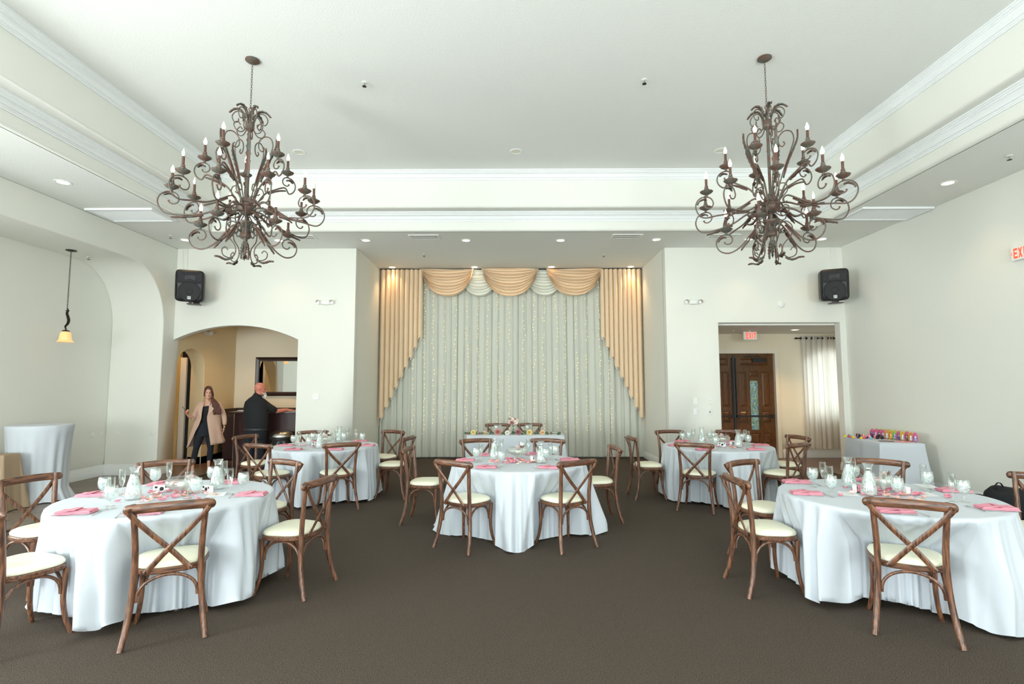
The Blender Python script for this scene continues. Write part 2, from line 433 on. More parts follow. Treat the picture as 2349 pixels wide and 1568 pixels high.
def dup(root, loc, rotz, label, cat=None, group=None):
    kids = {}
    for ch in COL.objects:
        if ch.parent: kids.setdefault(ch.parent.name, []).append(ch)
    def cp(o, par):
        c = o.copy(); COL.objects.link(c); c.parent = par
        if par is None: pass
        for k in kids.get(o.name, []): cp(k, c)
        return c
    c = cp(root, None)
    c.location = loc; c.rotation_euler = (0, 0, rotz)
    if label: c['label'] = label
    if group: c['group'] = group
    if cat: c['category'] = cat
    return c
class Proto:
    """first use returns the original, later uses return copies"""
    def __init__(s, root): s.root = root; s.used = False
    def put(s, loc, rotz, label, group=None):
        if not s.used:
            s.used = True; o = s.root; o.location = loc; o.rotation_euler = (0, 0, rotz); o['label'] = label
            if group: o['group'] = group
            return o
        return dup(s.root, loc, rotz, label, None, group)
def catmull(P, n=6):
    P = [Vector(p) for p in P]; out = []
    for i in range(len(P) - 1):
        p0 = P[max(i - 1, 0)]; p1 = P[i]; p2 = P[i + 1]; p3 = P[min(i + 2, len(P) - 1)]
        for k in range(n):
            t = k / n
            out.append(0.5 * ((2 * p1) + (p2 - p0) * t + (2 * p0 - 5 * p1 + 4 * p2 - p3) * t * t + (3 * p1 - p0 - 3 * p2 + p3) * t ** 3))
    out.append(P[-1]); return out
rnd = random.Random(7)

# ================================================================ THE ROOM
XL, XR, Y1, Y2, ZC = -6.73, 6.55, 10.5, 12.62, 4.41
XA, XB = -3.15, 3.02          # curtain alcove
YR = -4.5                     # rear wall behind the camera

def arch_wall(axis, p0, p1, u0, u1, z0, z1, ops, n=20):
    """solid wall between planes p0 and p1 of the other axis, running u0..u1; ops = list of (ua, ub, bottom z, top function)"""
    cuts = {u0, u1}
    for ua, ub, zb, ft in ops:
        for i in range(n + 1):
            t = 0.5 - 0.5 * math.cos(PI * i / n)
            cuts.add(round(ua + (ub - ua) * t, 5))
    cuts = sorted(cuts)
    mb = MB()
    def P(u, p, z): return (u, p, z) if axis == 'x' else (p, u, z)
    def quad(a, b, c, d): mb.add([a, b, c, d], [(0, 1, 2, 3)])
    for a, b in zip(cuts[:-1], cuts[1:]):
        mid = (a + b) / 2; op = None
        for o in ops:
            if o[0] < mid < o[1]: op = o
        zc_ = sorted({z0, z1} | {round(v, 5) for o in ops for v in (o[3](o[0]), o[3](o[1]), max(o[2], z0))})
        segs = [(p, p, q, q) for p, q in zip(zc_[:-1], zc_[1:])] if op is None else []
        if op:
            ta, tb = op[3](a), op[3](b)
            if op[2] > z0: segs.append((z0, z0, op[2], op[2]))
            segs.append((ta, tb, z1, z1))
            for p in (0,):
                quad(P(a, p0, ta), P(b, p0, tb), P(b, p1, tb), P(a, p1, ta))
                if op[2] > z0: quad(P(a, p0, op[2]), P(b, p0, op[2]), P(b, p1, op[2]), P(a, p1, op[2]))
        for za, zb_, zc, zd in segs:
            for p in (p0, p1):
                quad(P(a, p, za), P(b, p, zb_), P(b, p, zd), P(a, p, zc))
        quad(P(a, p0, z1), P(b, p0, z1), P(b, p1, z1), P(a, p1, z1))
    for ua, ub, zb, ft in ops:
        for u in (ua, ub):
            quad(P(u, p0, zb), P(u, p1, zb), P(u, p1, ft(u)), P(u, p0, ft(u)))
    for u in (u0, u1):
        if not any(abs(u - o[0]) < 1e-4 or abs(u - o[1]) < 1e-4 for o in ops):
            quad(P(u, p0, z0), P(u, p1, z0), P(u, p1, z1), P(u, p0, z1))
    return mb

# floors
fl = MB(); fl.box(-5.83, 6.10, YR, 10.36, -0.05, 0.0); fl.box(XA, XB, 10.36, Y2, -0.05, 0.0)
struct('floor', fl, M['carpet'])
fl = MB(); fl.box(-8.0, -5.83, YR, 10.36, -0.05, 0.0)
struct('floor.001', fl, M['tile'])
fl = MB(); fl.box(-8.0, XA, 10.36, 13.2, -0.05, 0.0); struct('floor.002', fl, M['plank'])
fl = MB(); fl.box(XB, 8.6, 10.36, 13.2, -0.05, 0.0); fl.box(6.10, XR, YR, 10.36, -0.05, 0.0); struct('floor.003', fl, M['plank'])
tr = MB(); tr.box(-5.86, -5.80, YR, 10.36, 0.0, 0.008); struct('trim_3', tr, M['bronze'])

# left wall with the big round-cornered niche and an assumed tall window south of it
def niche_top(y, r=0.95, ya=3.0, yb=10.17, zt=3.91):
    d = min(y - ya, yb - y)
    if d >= r: return zt
    d = max(d, 0); return zt - r * 1.12 + r * 1.12 * math.sqrt(max(0, 1 - ((r - d) / r) ** 2))
def rectf(z): return lambda u: z
def archf(ua, ub, zs, zp):
    def f(u):
        t = (2 * u - ua - ub) / (ub - ua)
        return zs + (zp - zs) * math.sqrt(max(0, 1 - t * t))
    return f
def segf(ua, ub, zs, zp):
    h = zp - zs; w = (ub - ua) / 2; rad = (w * w + h * h) / (2 * h)
    return lambda u: zs + math.sqrt(max(0, rad * rad - (u - (ua + ub) / 2) ** 2)) - (rad - h)
struct('wall_left', arch_wall('y', XL, -7.72, 2.2, Y1 + 0.155, 0, ZC, [(3.0, 10.17, 0, niche_top)], 40), M['wall'], bevel=0.02, weld=True, angle=30)
struct('wall_left_front', arch_wall('y', XL, -6.92, YR, 2.2, 0, ZC, [(0.1, 1.7, 0.15, rectf(3.6))]), M['wall'], weld=True, angle=30)  # opening is for the assumed left window, out of view
struct('wall_niche', arch_wall('y', -7.72, -7.9, 2.2, 10.66, 0, ZC, [(3.5, 5.3, 0.4, rectf(3.1))]), M['wall'], weld=True)  # opening is for the invented niche window, out of view
struct('wall_right', MB().box(XR, XR + 0.18, YR, 10.5, 0, ZC), M['wall'])
struct('wall_rear', arch_wall('x', YR, YR - 0.18, XL - 0.2, XR + 0.2, 0, ZC,
       [(-5.4, -3.0, 0.15, rectf(3.5)), (-1.2, 1.2, 0.15, rectf(3.5)), (3.0, 5.4, 0.15, rectf(3.5))]), M['wall'], weld=True)  # three openings for the assumed rear windows, out of view
# back wall left part with the arch, right part with the doorway, alcove
struct('wall_back_left', arch_wall('x', Y1, Y1 + 0.16, XL - 0.6, XA, 0, ZC, [(XL - .006, -4.265, 0, segf(XL - .006, -4.265, 2.575, 2.86))], 30), M['wall'], bevel=0.018, weld=True, angle=30)
struct('wall_back_right', arch_wall('x', Y1, Y1 + 0.19, XB, XR + 0.18, 0, ZC, [(4.045, 6.44, 0, rectf(2.893))]), M['wall'], bevel=0.018, weld=True, angle=30)
struct('wall_alcove_left', MB().box(XA - 0.15, XA, Y1 + 0.15, Y2, 0, ZC), M['wall'])
struct('wall_alcove_right', MB().box(XB, XB + 0.15, Y1 + 0.18, Y2, 0, ZC), M['wall'])
struct('wall_alcove_back', MB().box(XA - 0.15, XB + 0.15, Y2, Y2 + 0.15, 0, ZC), M['wall'])
# left lobby
LX = -6.738
struct('wall_lobby_left', arch_wall('y', LX, LX - 0.30, Y1 + 0.16, 12.9, 0, 3.6, [(10.67, 11.62, 0, archf(10.67, 11.62, 2.07, 2.44))], 24), M['tan'], bevel=0.012, weld=True, angle=30)
struct('wall_lobby_back', MB().box(LX - 0.2, XA - 0.15, 12.9, 13.05, 0, 3.6), M['cream'])
struct('wall_lobby_side', MB().box(-3.45, XA - 0.15, Y1 + 0.16, 12.9, 0, 3.6), M['cream'])
struct('ceiling_lobby', MB().box(LX - 1.8, XA - 0.15, Y1 + 0.16, 13.05, 3.6, 3.7), M['cream'])
# room glimpsed through the small arch
struct('wall_passage', MB().box(-8.5, -8.4, 10.6, 13.1, 0, 3.6), M['stonewall'])
struct('wall_passage_back', MB().box(-8.5, LX - 0.30, 12.35, 12.5, 0, 3.6), M['stonewall'])
struct('wall_passage_front', MB().box(-8.5, XL - 0.37, 10.5, 10.66, 0, 3.6), M['cream'])
# right lobby
def lobbywin(u): return segf(6.72, 7.95, 2.16, 2.42)(u)
struct('wall_entry', arch_wall('x', 12.5, 12.68, XB, 8.6, 0, 2.86, [(4.20, 6.07, 0, rectf(2.40)), (6.72, 7.95, 0.92, lobbywin)], 16), M['cream'], weld=True, angle=30)
struct('wall_entry_left', MB().box(3.17, 3.3, Y1 + 0.19, 12.5, 0, 2.86), M['cream'])
struct('wall_entry_right', MB().box(8.45, 8.6, Y1 + 0.19, 12.5, 0, 2.86), M['cream'])
struct('wall_entry_front', MB().box(XR + 0.18, 8.6, Y1 + 0.04, Y1 + 0.19, 0, 2.86), M['cream'])
struct('ceiling_entry', MB().box(XB + 0.15, 8.6, Y1 + 0.19, 12.68, 2.86, 2.96), M['ceil'])

# ceiling: soffit ring, stepped tray, top
T1r = (-5.40, 5.265, -2.6, 9.345)
T2r = (-5.10, 5.01, -2.3, 9.045)
cs = MB()
X0, X1_, Yb = XL - 1.0, XR + 0.18, Y2 + 0.15
for (a, b, c, d) in ((X0, T1r[0] - .05, YR - .2, Y1 + .05), (T1r[1] + .05, X1_, YR - .2, Y1 + .05), (T1r[0] - .05, T1r[1] + .05, YR - .2, T1r[2] - .05),
                     (T1r[0] - .05, T1r[1] + .05, T1r[3] + .05, Y1 + .05), (XA - .15, XB + .15, Y1 + .05, Yb)):
    cs.box(a, b, c, d, ZC, ZC + 0.08)
struct('ceiling_soffit', cs, M['ceil'])
def sweep(prof):
    """prof: list of ((xl, xr, yf, yb), z) rectangles joined into mitred strips"""
    mb = MB(); rows = []
    for (a, b, c, d), z in prof: rows.append([(a, c, z), (b, c, z), (b, d, z), (a, d, z)])
    return mb.grid(rows, True)
def off(r, d): return (r[0] - d, r[1] + d, r[2] - d, r[3] + d)
pf = [(off(T1r, 0.06), ZC), (off(T1r, 0.05), ZC)]
pf += [(off(T1r, 0.05 - 0.05 * math.sin(a * PI / 12)), ZC + 0.05 - 0.05 * math.cos(a * PI / 12)) for a in range(1, 7)]
pf += [(T1r, 4.735), (off(T2r, 0.05), 4.735)]
pf += [(off(T2r, 0.05 - 0.05 * math.sin(a * PI / 12)), 4.735 + 0.05 - 0.05 * math.cos(a * PI / 12)) for a in range(1, 7)]
pf += [(T2r, 5.39)]
struct('ceiling_tray', sweep(pf), M['wall'], angle=50)
struct('ceiling', MB().box(T2r[0] - .3, T2r[1] + .3, T2r[2] - .3, T2r[3] + .3, 5.38, 5.48), M['ceil'])
def crown(r, zt, h=0.155, w=0.125):
    steps = [(0.002, -h), (0.012, -h), (0.012, -h + .018), (0.022, -h + .024), (0.022, -h + .036), (0.040, -h + .040), (0.048, -h + .060),
             (0.062, -h + .084), (0.082, -h + .100), (0.090, -h + .102), (0.090, -h + .116), (0.104, -h + .120), (0.112, -h + .134), (w, -h + .138), (w, 0.0)]
    return sweep([(off(r, -d), zt + z) for d, z in steps])
struct('trim_1', crown(T1r, 4.735), M['trim'], angle=25)
struct('trim_2', crown(T2r, 5.381), M['trim'], angle=25)

# baseboards with a stepped profile
def basebd(pts, h=0.19, d=0.022):
    """pts: polyline (x, y); the face lies to the left of the direction of travel"""
    mb = MB()
    prof = [(0, 0), (d, 0), (d, h * .55), (d * .8, h * .60), (d * .8, h * .72), (d * .45, h * .80), (d * .45, h * .93), (0.004, h), (0, h)]
    V = [Vector((p[0], p[1], 0)) for p in pts]; rows = []
    for i, p in enumerate(V):
        ns = []
        if i > 0: t = (p - V[i - 1]).normalized(); ns.append(Vector((-t.y, t.x, 0)))
        if i < len(V) - 1: t = (V[i + 1] - p).normalized(); ns.append(Vector((-t.y, t.x, 0)))
        n = ns[0] if len(ns) == 1 else (ns[0] + ns[1]) / (1 + ns[0].dot(ns[1]))
        rows.append([(p.x + n.x * o, p.y + n.y * o, z) for o, z in prof])
    return mb.grid(rows, True, True)
struct('baseboard_left', basebd([(XL, 10.5), (XL, 10.17), (-7.72, 10.17), (-7.72, 2.4)], 0.2), M['trim'], angle=25)
struct('baseboard_alcove_left', basebd([(XA, Y2), (XA, Y1), (-3.6, Y1)][::-1], 0.15).xf(Matrix.Identity(4)), M['trim'], angle=25)
struct('baseboard_alcove_right', basebd([(4.045, Y1), (XB, Y1), (XB, Y2)], 0.15), M['trim'], angle=25)
struct('baseboard_right', basebd([(XR, YR), (XR, 10.5)], 0.15), M['trim'], angle=25)
struct('baseboard_back', basebd([(XR, Y1), (6.44, Y1), (6.44, 10.69)], 0.15), M['trim'], angle=25)
struct('baseboard_entry', basebd([(8.4, 12.5), (6.20, 12.5)], 0.19), M['trim'], angle=25)
struct('baseboard_lobby', basebd([(LX, 12.9), (LX, 11.62), (LX - .30, 11.62)][::-1], 0.15), M['trim'], angle=25)
struct('baseboard_lobby_back', basebd([(-3.5, 12.9), (LX, 12.9)], 0.15), M['trim'], angle=25)

# assumed, unseen rear and left windows added with the fill lamps: frames, muntins, panes
def window(n, axis, p, u0, u1, z0, z1, nu, nz, nx):
    w = MB()
    def B(a, b, c, d, q=0.03):
        if axis == 'x': w.box(a, b, p - q, p + q, c, d)
        else: w.box(p - q, p + q, a, b, c, d)
    B(u0, u0 + .06, z0, z1); B(u1 - .06, u1, z0, z1); B(u0 + .06, u1 - .06, z0, z0 + .06); B(u0 + .06, u1 - .06, z1 - .06, z1)
    for i in range(1, nu): x = u0 + (u1 - u0) * i / nu; B(x - .02, x + .02, z0 + .06, z1 - .06, .02)
    for i in range(1, nz): z = z0 + (z1 - z0) * i / nz; B(u0 + .06, u1 - .06, z - .018, z + .018, .018)
    o = struct('window_%d' % nx, w, M['trim'])
    g = MB()
    if axis == 'x': g.box(u0 + .05, u1 - .05, p - .004, p + .004, z0 + .05, z1 - .05)
    else: g.box(p - .004, p + .004, u0 + .05, u1 - .05, z0 + .05, z1 - .05)
    g.build('window_pane', M['pane'], o)
    return o
window(1, 'x', YR - .06, -5.4, -3.0, .15, 3.5, 2, 3, 1)  # this and the next two are assumed rear windows
window(2, 'x', YR - .06, -1.2, 1.2, .15, 3.5, 2, 3, 2)
window(3, 'x', YR - .06, 3.0, 5.4, .15, 3.5, 2, 3, 3)
window(4, 'y', -6.82, .1, 1.7, .15, 3.6, 2, 3, 4)  # assumed left window, out of view, added with its fill lamp
window(6, 'y', -7.82, 3.5, 5.3, .4, 3.1, 2, 2, 6)  # invented niche window, out of view, added to go with its fill lamp
window(5, 'x', 12.62, 6.72, 7.95, .92, 2.16, 2, 1, 5)

# ================================================================ DRAPERY IN THE ALCOVE
def wavy(x0, x1, y, ztop, zbot, amp, nf, seed, depthf=None, nx=None, nz=16, hem=None):
    r = random.Random(seed)
    nx = nx or nf * 8
    ph = [r.uniform(0, 6.28) for _ in range(6)]
    wd = [r.uniform(-.35, .35) for _ in range(nf + 2)]
    am = [r.uniform(.6, 1.3) for _ in range(nf + 2)]
    rows = []
    for k in range(nz + 1):
        t = k / nz; row = []
        for i in range(nx + 1):
            s = i / nx; x = x0 + (x1 - x0) * s
            q = s * nf; j = int(q)
            a = amp * am[j] * (1 - (q - j)) + amp * am[j + 1] * (q - j)
            phs = q * 2 * PI + (wd[j] * (1 - (q - j)) + wd[j + 1] * (q - j)) * 3 + 0.35 * math.sin(t * 2.5 + ph[0] + s * 9)
            dy = a * (math.sin(phs) * .8 + .45 * math.sin(2.37 * phs + ph[1] + .5 * t) + .25 * math.sin(.43 * phs + ph[2])) * (0.85 + 0.25 * t)
            zb = hem(s) if hem else zbot
            z = ztop + (zb - ztop) * t
            row.append((x + 0.5 * a * math.cos(phs), y + dy, z))
        rows.append(row)
    return MB().grid(rows)
t = thing('drape', 'pale sage pleated sheer drape covering the whole back of the alcove, behind the string lights', 'curtain', (0, 12.52, 0))
o = wavy(XA + .02, XB - .02, 0, 4.36, 0.03, 0.042, 38, 3).build('sheer_panel', M['sheer'], t, angle=180)
rd = MB().tube([(XA + .02, 0.03, 4.38), (XB - .02, 0.03, 4.38)], 0.015); rd.build('rod', M['bronze'], t)

def cascade(name, xo, xi, label, seed):
    # xo outer edge x, xi inner edge x; hem steps down from the inner edge to the outer edge
    t = thing(name, label, 'curtain', (0, 12.36, 0))
    s_ = 1 if xi > xo else -1
    wd = abs(xi - xo); nf = 9
    def zl(s):      # s = 0 outer, 1 inner
        q = s * nf
        base = 0.76 + (2.83 - 0.76) * s
        fr = q - int(q)
        return base + 0.10 * (fr if fr < .7 else (1 - fr) * .7 / .3) - 0.05
    rows = []; nz = 14; nx = nf * 10
    for k in range(nz + 1):
        tt = k / nz; row = []
        for i in range(nx + 1):
            s = i / nx; q = s * nf
            a = 0.05 * (1 if s > .02 else .4)
            zb = zl(s)
            z = 4.38 + (zb - 4.38) * tt
            ph = q * 2 * PI + .3 * math.sin(q * 1.7)
            row.append((xo + s_ * (wd * s + 0.018 * math.cos(ph)) , a * math.sin(ph) - 0.012 * tt, z))
        rows.append(row)
    MB().grid(rows).build('beige_panel', M['beige'], t, angle=180)
    # white lining that shows at each turn of the hem
    ln = MB()
    for j in range(nf):
        s0, s1 = (j + .55) / nf, (j + 1.05) / nf
        xa, xb = xo + s_ * wd * s0, xo + s_ * wd * s1
        za, zb = zl(s0), zl(min(s1, .999))
        ln.add([(xa, .05, za + .05), (xb, .05, zb + .12), (xb, .035, zb - .035), (xa, .035, za - .02)], [(0, 1, 2, 3)])
        ln.add([(xa, .058, za + .05), (xb, .058, zb + .12), (xb, .043, zb - .035), (xa, .043, za - .02)], [(3, 2, 1, 0)])
    ln.build('white_lining', M['whiteswag'], t)
    return t
cascade('side_drape', XA + .015, -2.15, 'champagne side drape at the left of the alcove, its hem stepping down toward the wall', 1)
cascade('side_drape', XB - .015, 2.04, 'champagne side drape at the right of the alcove, its hem stepping down toward the wall', 2)

def swag(name, cx, w, depth, y, m, label, group, nfold=9, wtop=1.0, seed=0):
    r = random.Random(seed)
    rows = []; nt_, ns = nfold * 8, 36
    for k in range(nt_ + 1):
        t = k / nt_; row = []
        tw = t + 0.012 * math.sin(t * 40 + seed)
        for i in range(ns + 1):
            s = -1 + 2 * i / ns
            W = w * (wtop + (1 - wtop) * min(1, t * 1.6))
            sag = max(0.0, 1 - abs(s) ** 2.3) ** 0.62
            x = cx + s * W * (1 - 0.02 * t)
            z = 4.385 - depth * (tw ** 1.0) * sag - 0.0 * t
            amp = 0.034 * (0.35 + sag) + 0.016 * abs(s)
            ph = 2 * PI * nfold * t + 1.1 * math.sin(s * 2.0 + seed) + 0.8 * s * s
            yy = y - 0.05 * sag * (0.4 + t) + amp * math.sin(ph) - 0.02 * abs(s)
            z += 0.010 * math.cos(ph)
            row.append((x, yy, z))
        rows.append(row)
    o = MB().grid(rows).build(name, m, None, angle=180)
    return tag(o, label, 'curtain swag', group)
for cx, w, lb in ((-1.545, .61, 'left champagne swag of the valance, next to the left side drape'),
                  (-.085, .665, 'middle champagne swag of the valance, between the two white swags'),
                  (1.41, .645, 'right champagne swag of the valance, next to the right side drape')):
    swag('champagne_swag', cx, w, .66, 12.33, M['beige'], lb, 'champagne swags of the alcove valance', 9, 1.0, seed=int(cx * 3) + 5)
for cx, w, lb in ((-.80, .47, 'white swag of the valance between the left and middle champagne swags'), (.725, .47, 'white swag of the valance between the middle and right champagne swags')):
    swag('white_swag', cx, w, .65, 12.40, M['whiteswag'], lb, 'white swags of the alcove valance', 9, .8, seed=int(cx * 5) + 11)
b = MB().box(XA + .005, XB - .005, 12.40, 12.44, 4.385, 4.409).build('valance_board', M['bronze']); tag(b, 'thin dark mounting board along the alcove ceiling above the swags', 'board')

# string lights
bulbm = MB().ell((0, 0, 0), .0072, .0072, .0072, 8, 5).build('bulb', M['fairy'])
first = True
for j, px in enumerate((946, 972, 992, 1018, 1044, 1070, 1095, 1119, 1142, 1168, 1202, 1226, 1248, 1277, 1298, 1323, 1347, 1375, 1399)):
    x = (px - 1178.5) * 0.01012
    zt = 3.9 if abs(x) < 2.1 else 2.3
    t = thing('string_light', 'warm string light hanging down the sage drape, number %d' % (j + 1), 'string light', (x, 12.46, 0), 0, 'string lights on the alcove drape')
    pts = []; z = zt + .45 if abs(x) < 2.1 else zt + .1; r = random.Random(j); dx = 0
    while z > .55:
        pts.append((dx, 0, z)); z -= .105 + r.uniform(-.045, .045); dx = .6 * dx + r.uniform(-.025, .025)
    MB().tube(pts, .0016, 4).build('wire', M['whiteswag'], t)
    for p in pts[1:]:
        if r.random() < .12: continue
        if first: bo = bulbm; first = False
        else: bo = bulbm.copy(); COL.objects.link(bo)
        bo.parent = t; bo.location = (p[0], -.006, p[2])
    side = 'left' if x < 0 else 'right'
    t['label'] = 'warm string light on the sage drape, %s from the %s side drape' % (
        ('nearest', 'second', 'third', 'fourth', 'fifth', 'sixth', 'seventh', 'eighth', 'ninth', 'tenth')[j if j < 10 else 18 - j], 'left' if j < 10 else 'right')

# ================================================================ CHANDELIERS
def spiral(c, R_, seq):
    """points in the r-z plane from polar samples (deg, radius) round c"""
    return [(c[0] + rr * math.cos(R(a)) * 1.0, 0, c[1] + rr * math.sin(R(a))) for a, rr in seq]
def leaf(mb, path, w, side=1, n=9):
    """serrated acanthus leaf lying along a path in the r-z plane, curling off its outer side"""
    P = catmull(path, 6); m = len(P)
    rows = []
    for i, p in enumerate(P):
        t = i / (m - 1)
        tg = (P[min(i + 1, m - 1)] - P[max(i - 1, 0)]).normalized()
        nrm = Vector((tg.z, 0, -tg.x)) * side
        ww = w * (math.sin(PI * min(1, t * .92 + .06)) ** .6) * (1 + .38 * (1 if (i % 3) == 0 else -.5)) * (1 - .55 * t)
        c = p + nrm * (.012 + .02 * t * t)
        rows.append([tuple(c + Vector((0, -ww, 0)) + nrm * .014), tuple(c + Vector((0, -ww * .45, 0)) + nrm * -.002), tuple(c + nrm * .006),
                     tuple(c + Vector((0, ww * .45, 0)) + nrm * -.002), tuple(c + Vector((0, ww, 0)) + nrm * .014)])
    mb.grid(rows); return mb
def thick(o, t=.0025):
    md = o.modifiers.new('thick', 'SOLIDIFY'); md.thickness = t; md.offset = 0; return o

def arm_meshes(Rc, zc, bot, out, hubpts, k=1.0):
    """Rc cup radius, zc cup height. returns arm tube mesh, leaf mesh"""
    c = (Rc, zc - .05 - .085 * k)
    seq = [(340, .026), (300, .034), (250, .046), (205, .062), (165, .074), (125, .083), (90, .088), (55, .097), (20, .112), (-15, .128), (-50, .145), (-80, .155)]
    pts = spiral(c, 0, [(a, rr * k) for a, rr in seq])
    pts += [(r_, 0, z_) for r_, z_ in hubpts]
    P = catmull(pts, 4)
    n = len(P)
    rad = [0.0062 + 0.0028 * min(1, abs(i - n * .45) / (n * .45)) * (1 if i > n * .45 else 0) for i in range(n)]
    rad[0] = rad[1] = .010; rad[2] = .0075
    mb = MB().tube(P, [x * 1.15 for x in rad], 7)
    lf = MB()
    lp = [P[int(n * f)] for f in (.47, .43, .38, .33)]
    leaf(lf, lp, .024, -1); lf1 = lf; lf = MB()
    lp = [P[int(n * f)] for f in (.80, .75, .70)]
    leaf(lf, lp, .020, 1)
    return mb, lf1, lf
def cup_mesh(Rc, zc):
    return MB().lathe([(.001, -.052), (.014, -.050), (.017, -.042), (.010, -.034), (.012, -.026), (.030, -.018), (.052, -.004), (.066, .010), (.070, .016), (.064, .019),
                       (.040, .014), (.018, .016), (.016, .024), (.024, .030), (.027, .044), (.019, .052), (.017, .060), (.021, .068), (.018, .074), (.001, .075)], 24, (Rc, 0, zc), .05, 12)
def chandelier(name, loc, label, phases, dead):
    x, y, zt = loc
    t = thing(name, label, 'chandelier', (x, y, 0))
    MB().lathe([(.001, 5.379), (.075, 5.379), (.078, 5.365), (.062, 5.352), (.050, 5.345), (.030, 5.335), (.010, 5.332), (.001, 5.332)], 28).build('canopy', M['iron'], t)
    ch = MB(); z = 5.33; i = 0
    while z > 4.80:
        cx = []
        for a in range(12):
            an = 2 * PI * a / 12; u, w_ = .0085 * math.cos(an), .019 * math.sin(an)
            cx.append((u, 0, z - .019 + w_) if i % 2 else (0, u, z - .019 + w_))
        cx.append(cx[0]); ch.tube(cx, .0028, 5, cap=False); z -= .031; i += 1
    ring = [(0.022 * math.cos(a * PI / 8), 0, 4.79 + .022 * math.sin(a * PI / 8)) for a in range(17)]
    ch.tube(ring, .004, 5, cap=False)
    ch.build('chain', M['iron'], t)
    MB().lathe([(.001, 4.77), (.012, 4.765), (.016, 4.72), (.012, 4.66), (.035, 4.64), (.050, 4.615), (.046, 4.59), (.050, 4.57), (.035, 4.54), (.016, 4.52), (.016, 4.30),
                (.020, 4.28), (.016, 4.26), (.016, 3.80), (.024, 3.78), (.024, 3.75), (.016, 3.73), (.016, 3.48), (.001, 3.47)], 20).build('column', M['iron'], t)
    MB().lathe([(.001, 3.76), (.045, 3.755), (.070, 3.74), (.072, 3.70), (.060, 3.69), (.060, 3.665), (.085, 3.655), (.098, 3.635), (.090, 3.61), (.060, 3.575), (.030, 3.555), (.001, 3.55)], 32, (0, 0, 0), .03, 16).build('hub', M['iron'], t)
    MB().lathe([(.001, 3.49), (.070, 3.485), (.088, 3.475), (.085, 3.46), (.060, 3.425), (.040, 3.405), (.040, 3.36), (.052, 3.34), (.050, 3.31), (.025, 3.29), (.018, 3.25), (.024, 3.22), (.016, 3.19),
                (.010, 3.12), (.001, 3.11)], 32, (0, 0, 0), .03, 16).build('lower_bowl', M['iron'], t)
    fin = MB()
    for k in range(3):
        l = MB(); leaf(l, [(.0, 0, 3.25), (.012, 0, 3.18), (.014, 0, 3.12), (.004, 0, 3.06)], .026, -1); l.xf(Matrix.Rotation(k * 2 * PI / 3, 4, 'Z')); fin.merge(l)
    thick(fin.build('finial', M['iron'], t))
    sets = [('top', .45, 4.17, .8, 5, phases[0], [(.42, 3.99), (.30, 3.93), (.20, 3.86), (.13, 3.75), (.08, 3.66), (.05, 3.64)]),
            ('mid', .70, 3.81, 1.0, 5, phases[1], [(.60, 3.545), (.45, 3.575), (.30, 3.655), (.18, 3.73), (.13, 3.705), (.14, 3.66), (.17, 3.665)]),
            ('mid2', .72, 3.77, 1.0, 5, phases[1] + PI / 5, [(.60, 3.485), (.42, 3.52), (.26, 3.60), (.14, 3.63), (.07, 3.60)]),
            ('low', .47, 3.42, .88, 5, phases[2], [(.42, 3.16), (.32, 3.22), (.22, 3.34), (.13, 3.44), (.085, 3.40), (.10, 3.35), (.13, 3.365)])]
    cupd, sl, bl = {}, {}, {}
    num = 0
    for key, Rc, zc, k, n, ph, hub in sets:
        am, lf, lf2 = arm_meshes(Rc, zc, 0, 0, hub, k)
        arm0 = lf0 = lg0 = cup0 = sl0 = bu0 = None
        for i in range(n):
            if arm0 is None:
                arm0 = arm = am.build('arm', M['iron'], t)
                lf0 = thick(lf.build('leaf', M['iron'], arm, angle=180)); lg0 = thick(lf2.build('leaf', M['iron'], arm, angle=180))
                cup0 = cu = cup_mesh(Rc, zc).build('candle_cup', M['iron'], arm)
                sl0 = so = MB().lathe([(.001, .074), (.0135, .074), (.0135, .158), (.011, .160), (.001, .160)], 14, (Rc, 0, zc)).build('candle_sleeve', M['sleeve'], arm)
                bu0 = bo = MB().lathe([(.001, .158), (.010, .160), (.015, .172), (.0185, .186), (.018, .198), (.014, .212), (.008, .228), (.003, .242), (.001, .246)], 14, (Rc, 0, zc)).build('bulb', M['bulb'], arm)
            else:
                arm = arm0.copy(); COL.objects.link(arm); arm.parent = t
                for q in (lf0, lg0, cup0, sl0, bu0):
                    c = q.copy(); COL.objects.link(c); c.parent = arm
                    if q is bu0: bo = c
            arm.rotation_euler = (0, 0, ph + i * 2 * PI / n)
            if (key, i) == dead:
                bo.data = bo.data.copy(); bo.data.materials[0] = M['bulboff']; bo['label'] = 'unlit clear flame bulb'
    # cage bars with long leaves, crown scrolls, hub scrolls, bottom scrolls
    def ringed(nm, mb, n, ph, leafmb=None):
        a0 = l0 = None
        for i in range(n):
            if a0 is None:
                a0 = o = mb.build(nm, M['iron'], t)
                if leafmb: l0 = thick(leafmb.build('leaf', M['iron'], o, angle=180))
            else:
                o = a0.copy(); COL.objects.link(o); o.parent = t
                if l0: c = l0.copy(); COL.objects.link(c); c.parent = o
            o.rotation_euler = (0, 0, ph + i * 2 * PI / n)
    bar = catmull([(.045, 0, 3.68), (.075, 0, 3.80), (.14, 0, 4.02), (.22, 0, 4.24), (.255, 0, 4.36), (.235, 0, 4.45), (.17, 0, 4.475), (.11, 0, 4.42), (.105, 0, 4.34), (.14, 0, 4.30), (.165, 0, 4.33), (.15, 0, 4.355)], 4)
    lf = MB(); leaf(lf, [(.12, 0, 3.95), (.17, 0, 4.12), (.225, 0, 4.26), (.262, 0, 4.37), (.258, 0, 4.46)], .026, 1)
    ringed('cage_bar', MB().tube(bar, .0065, 7), 5, phases[0] + .55, lf)
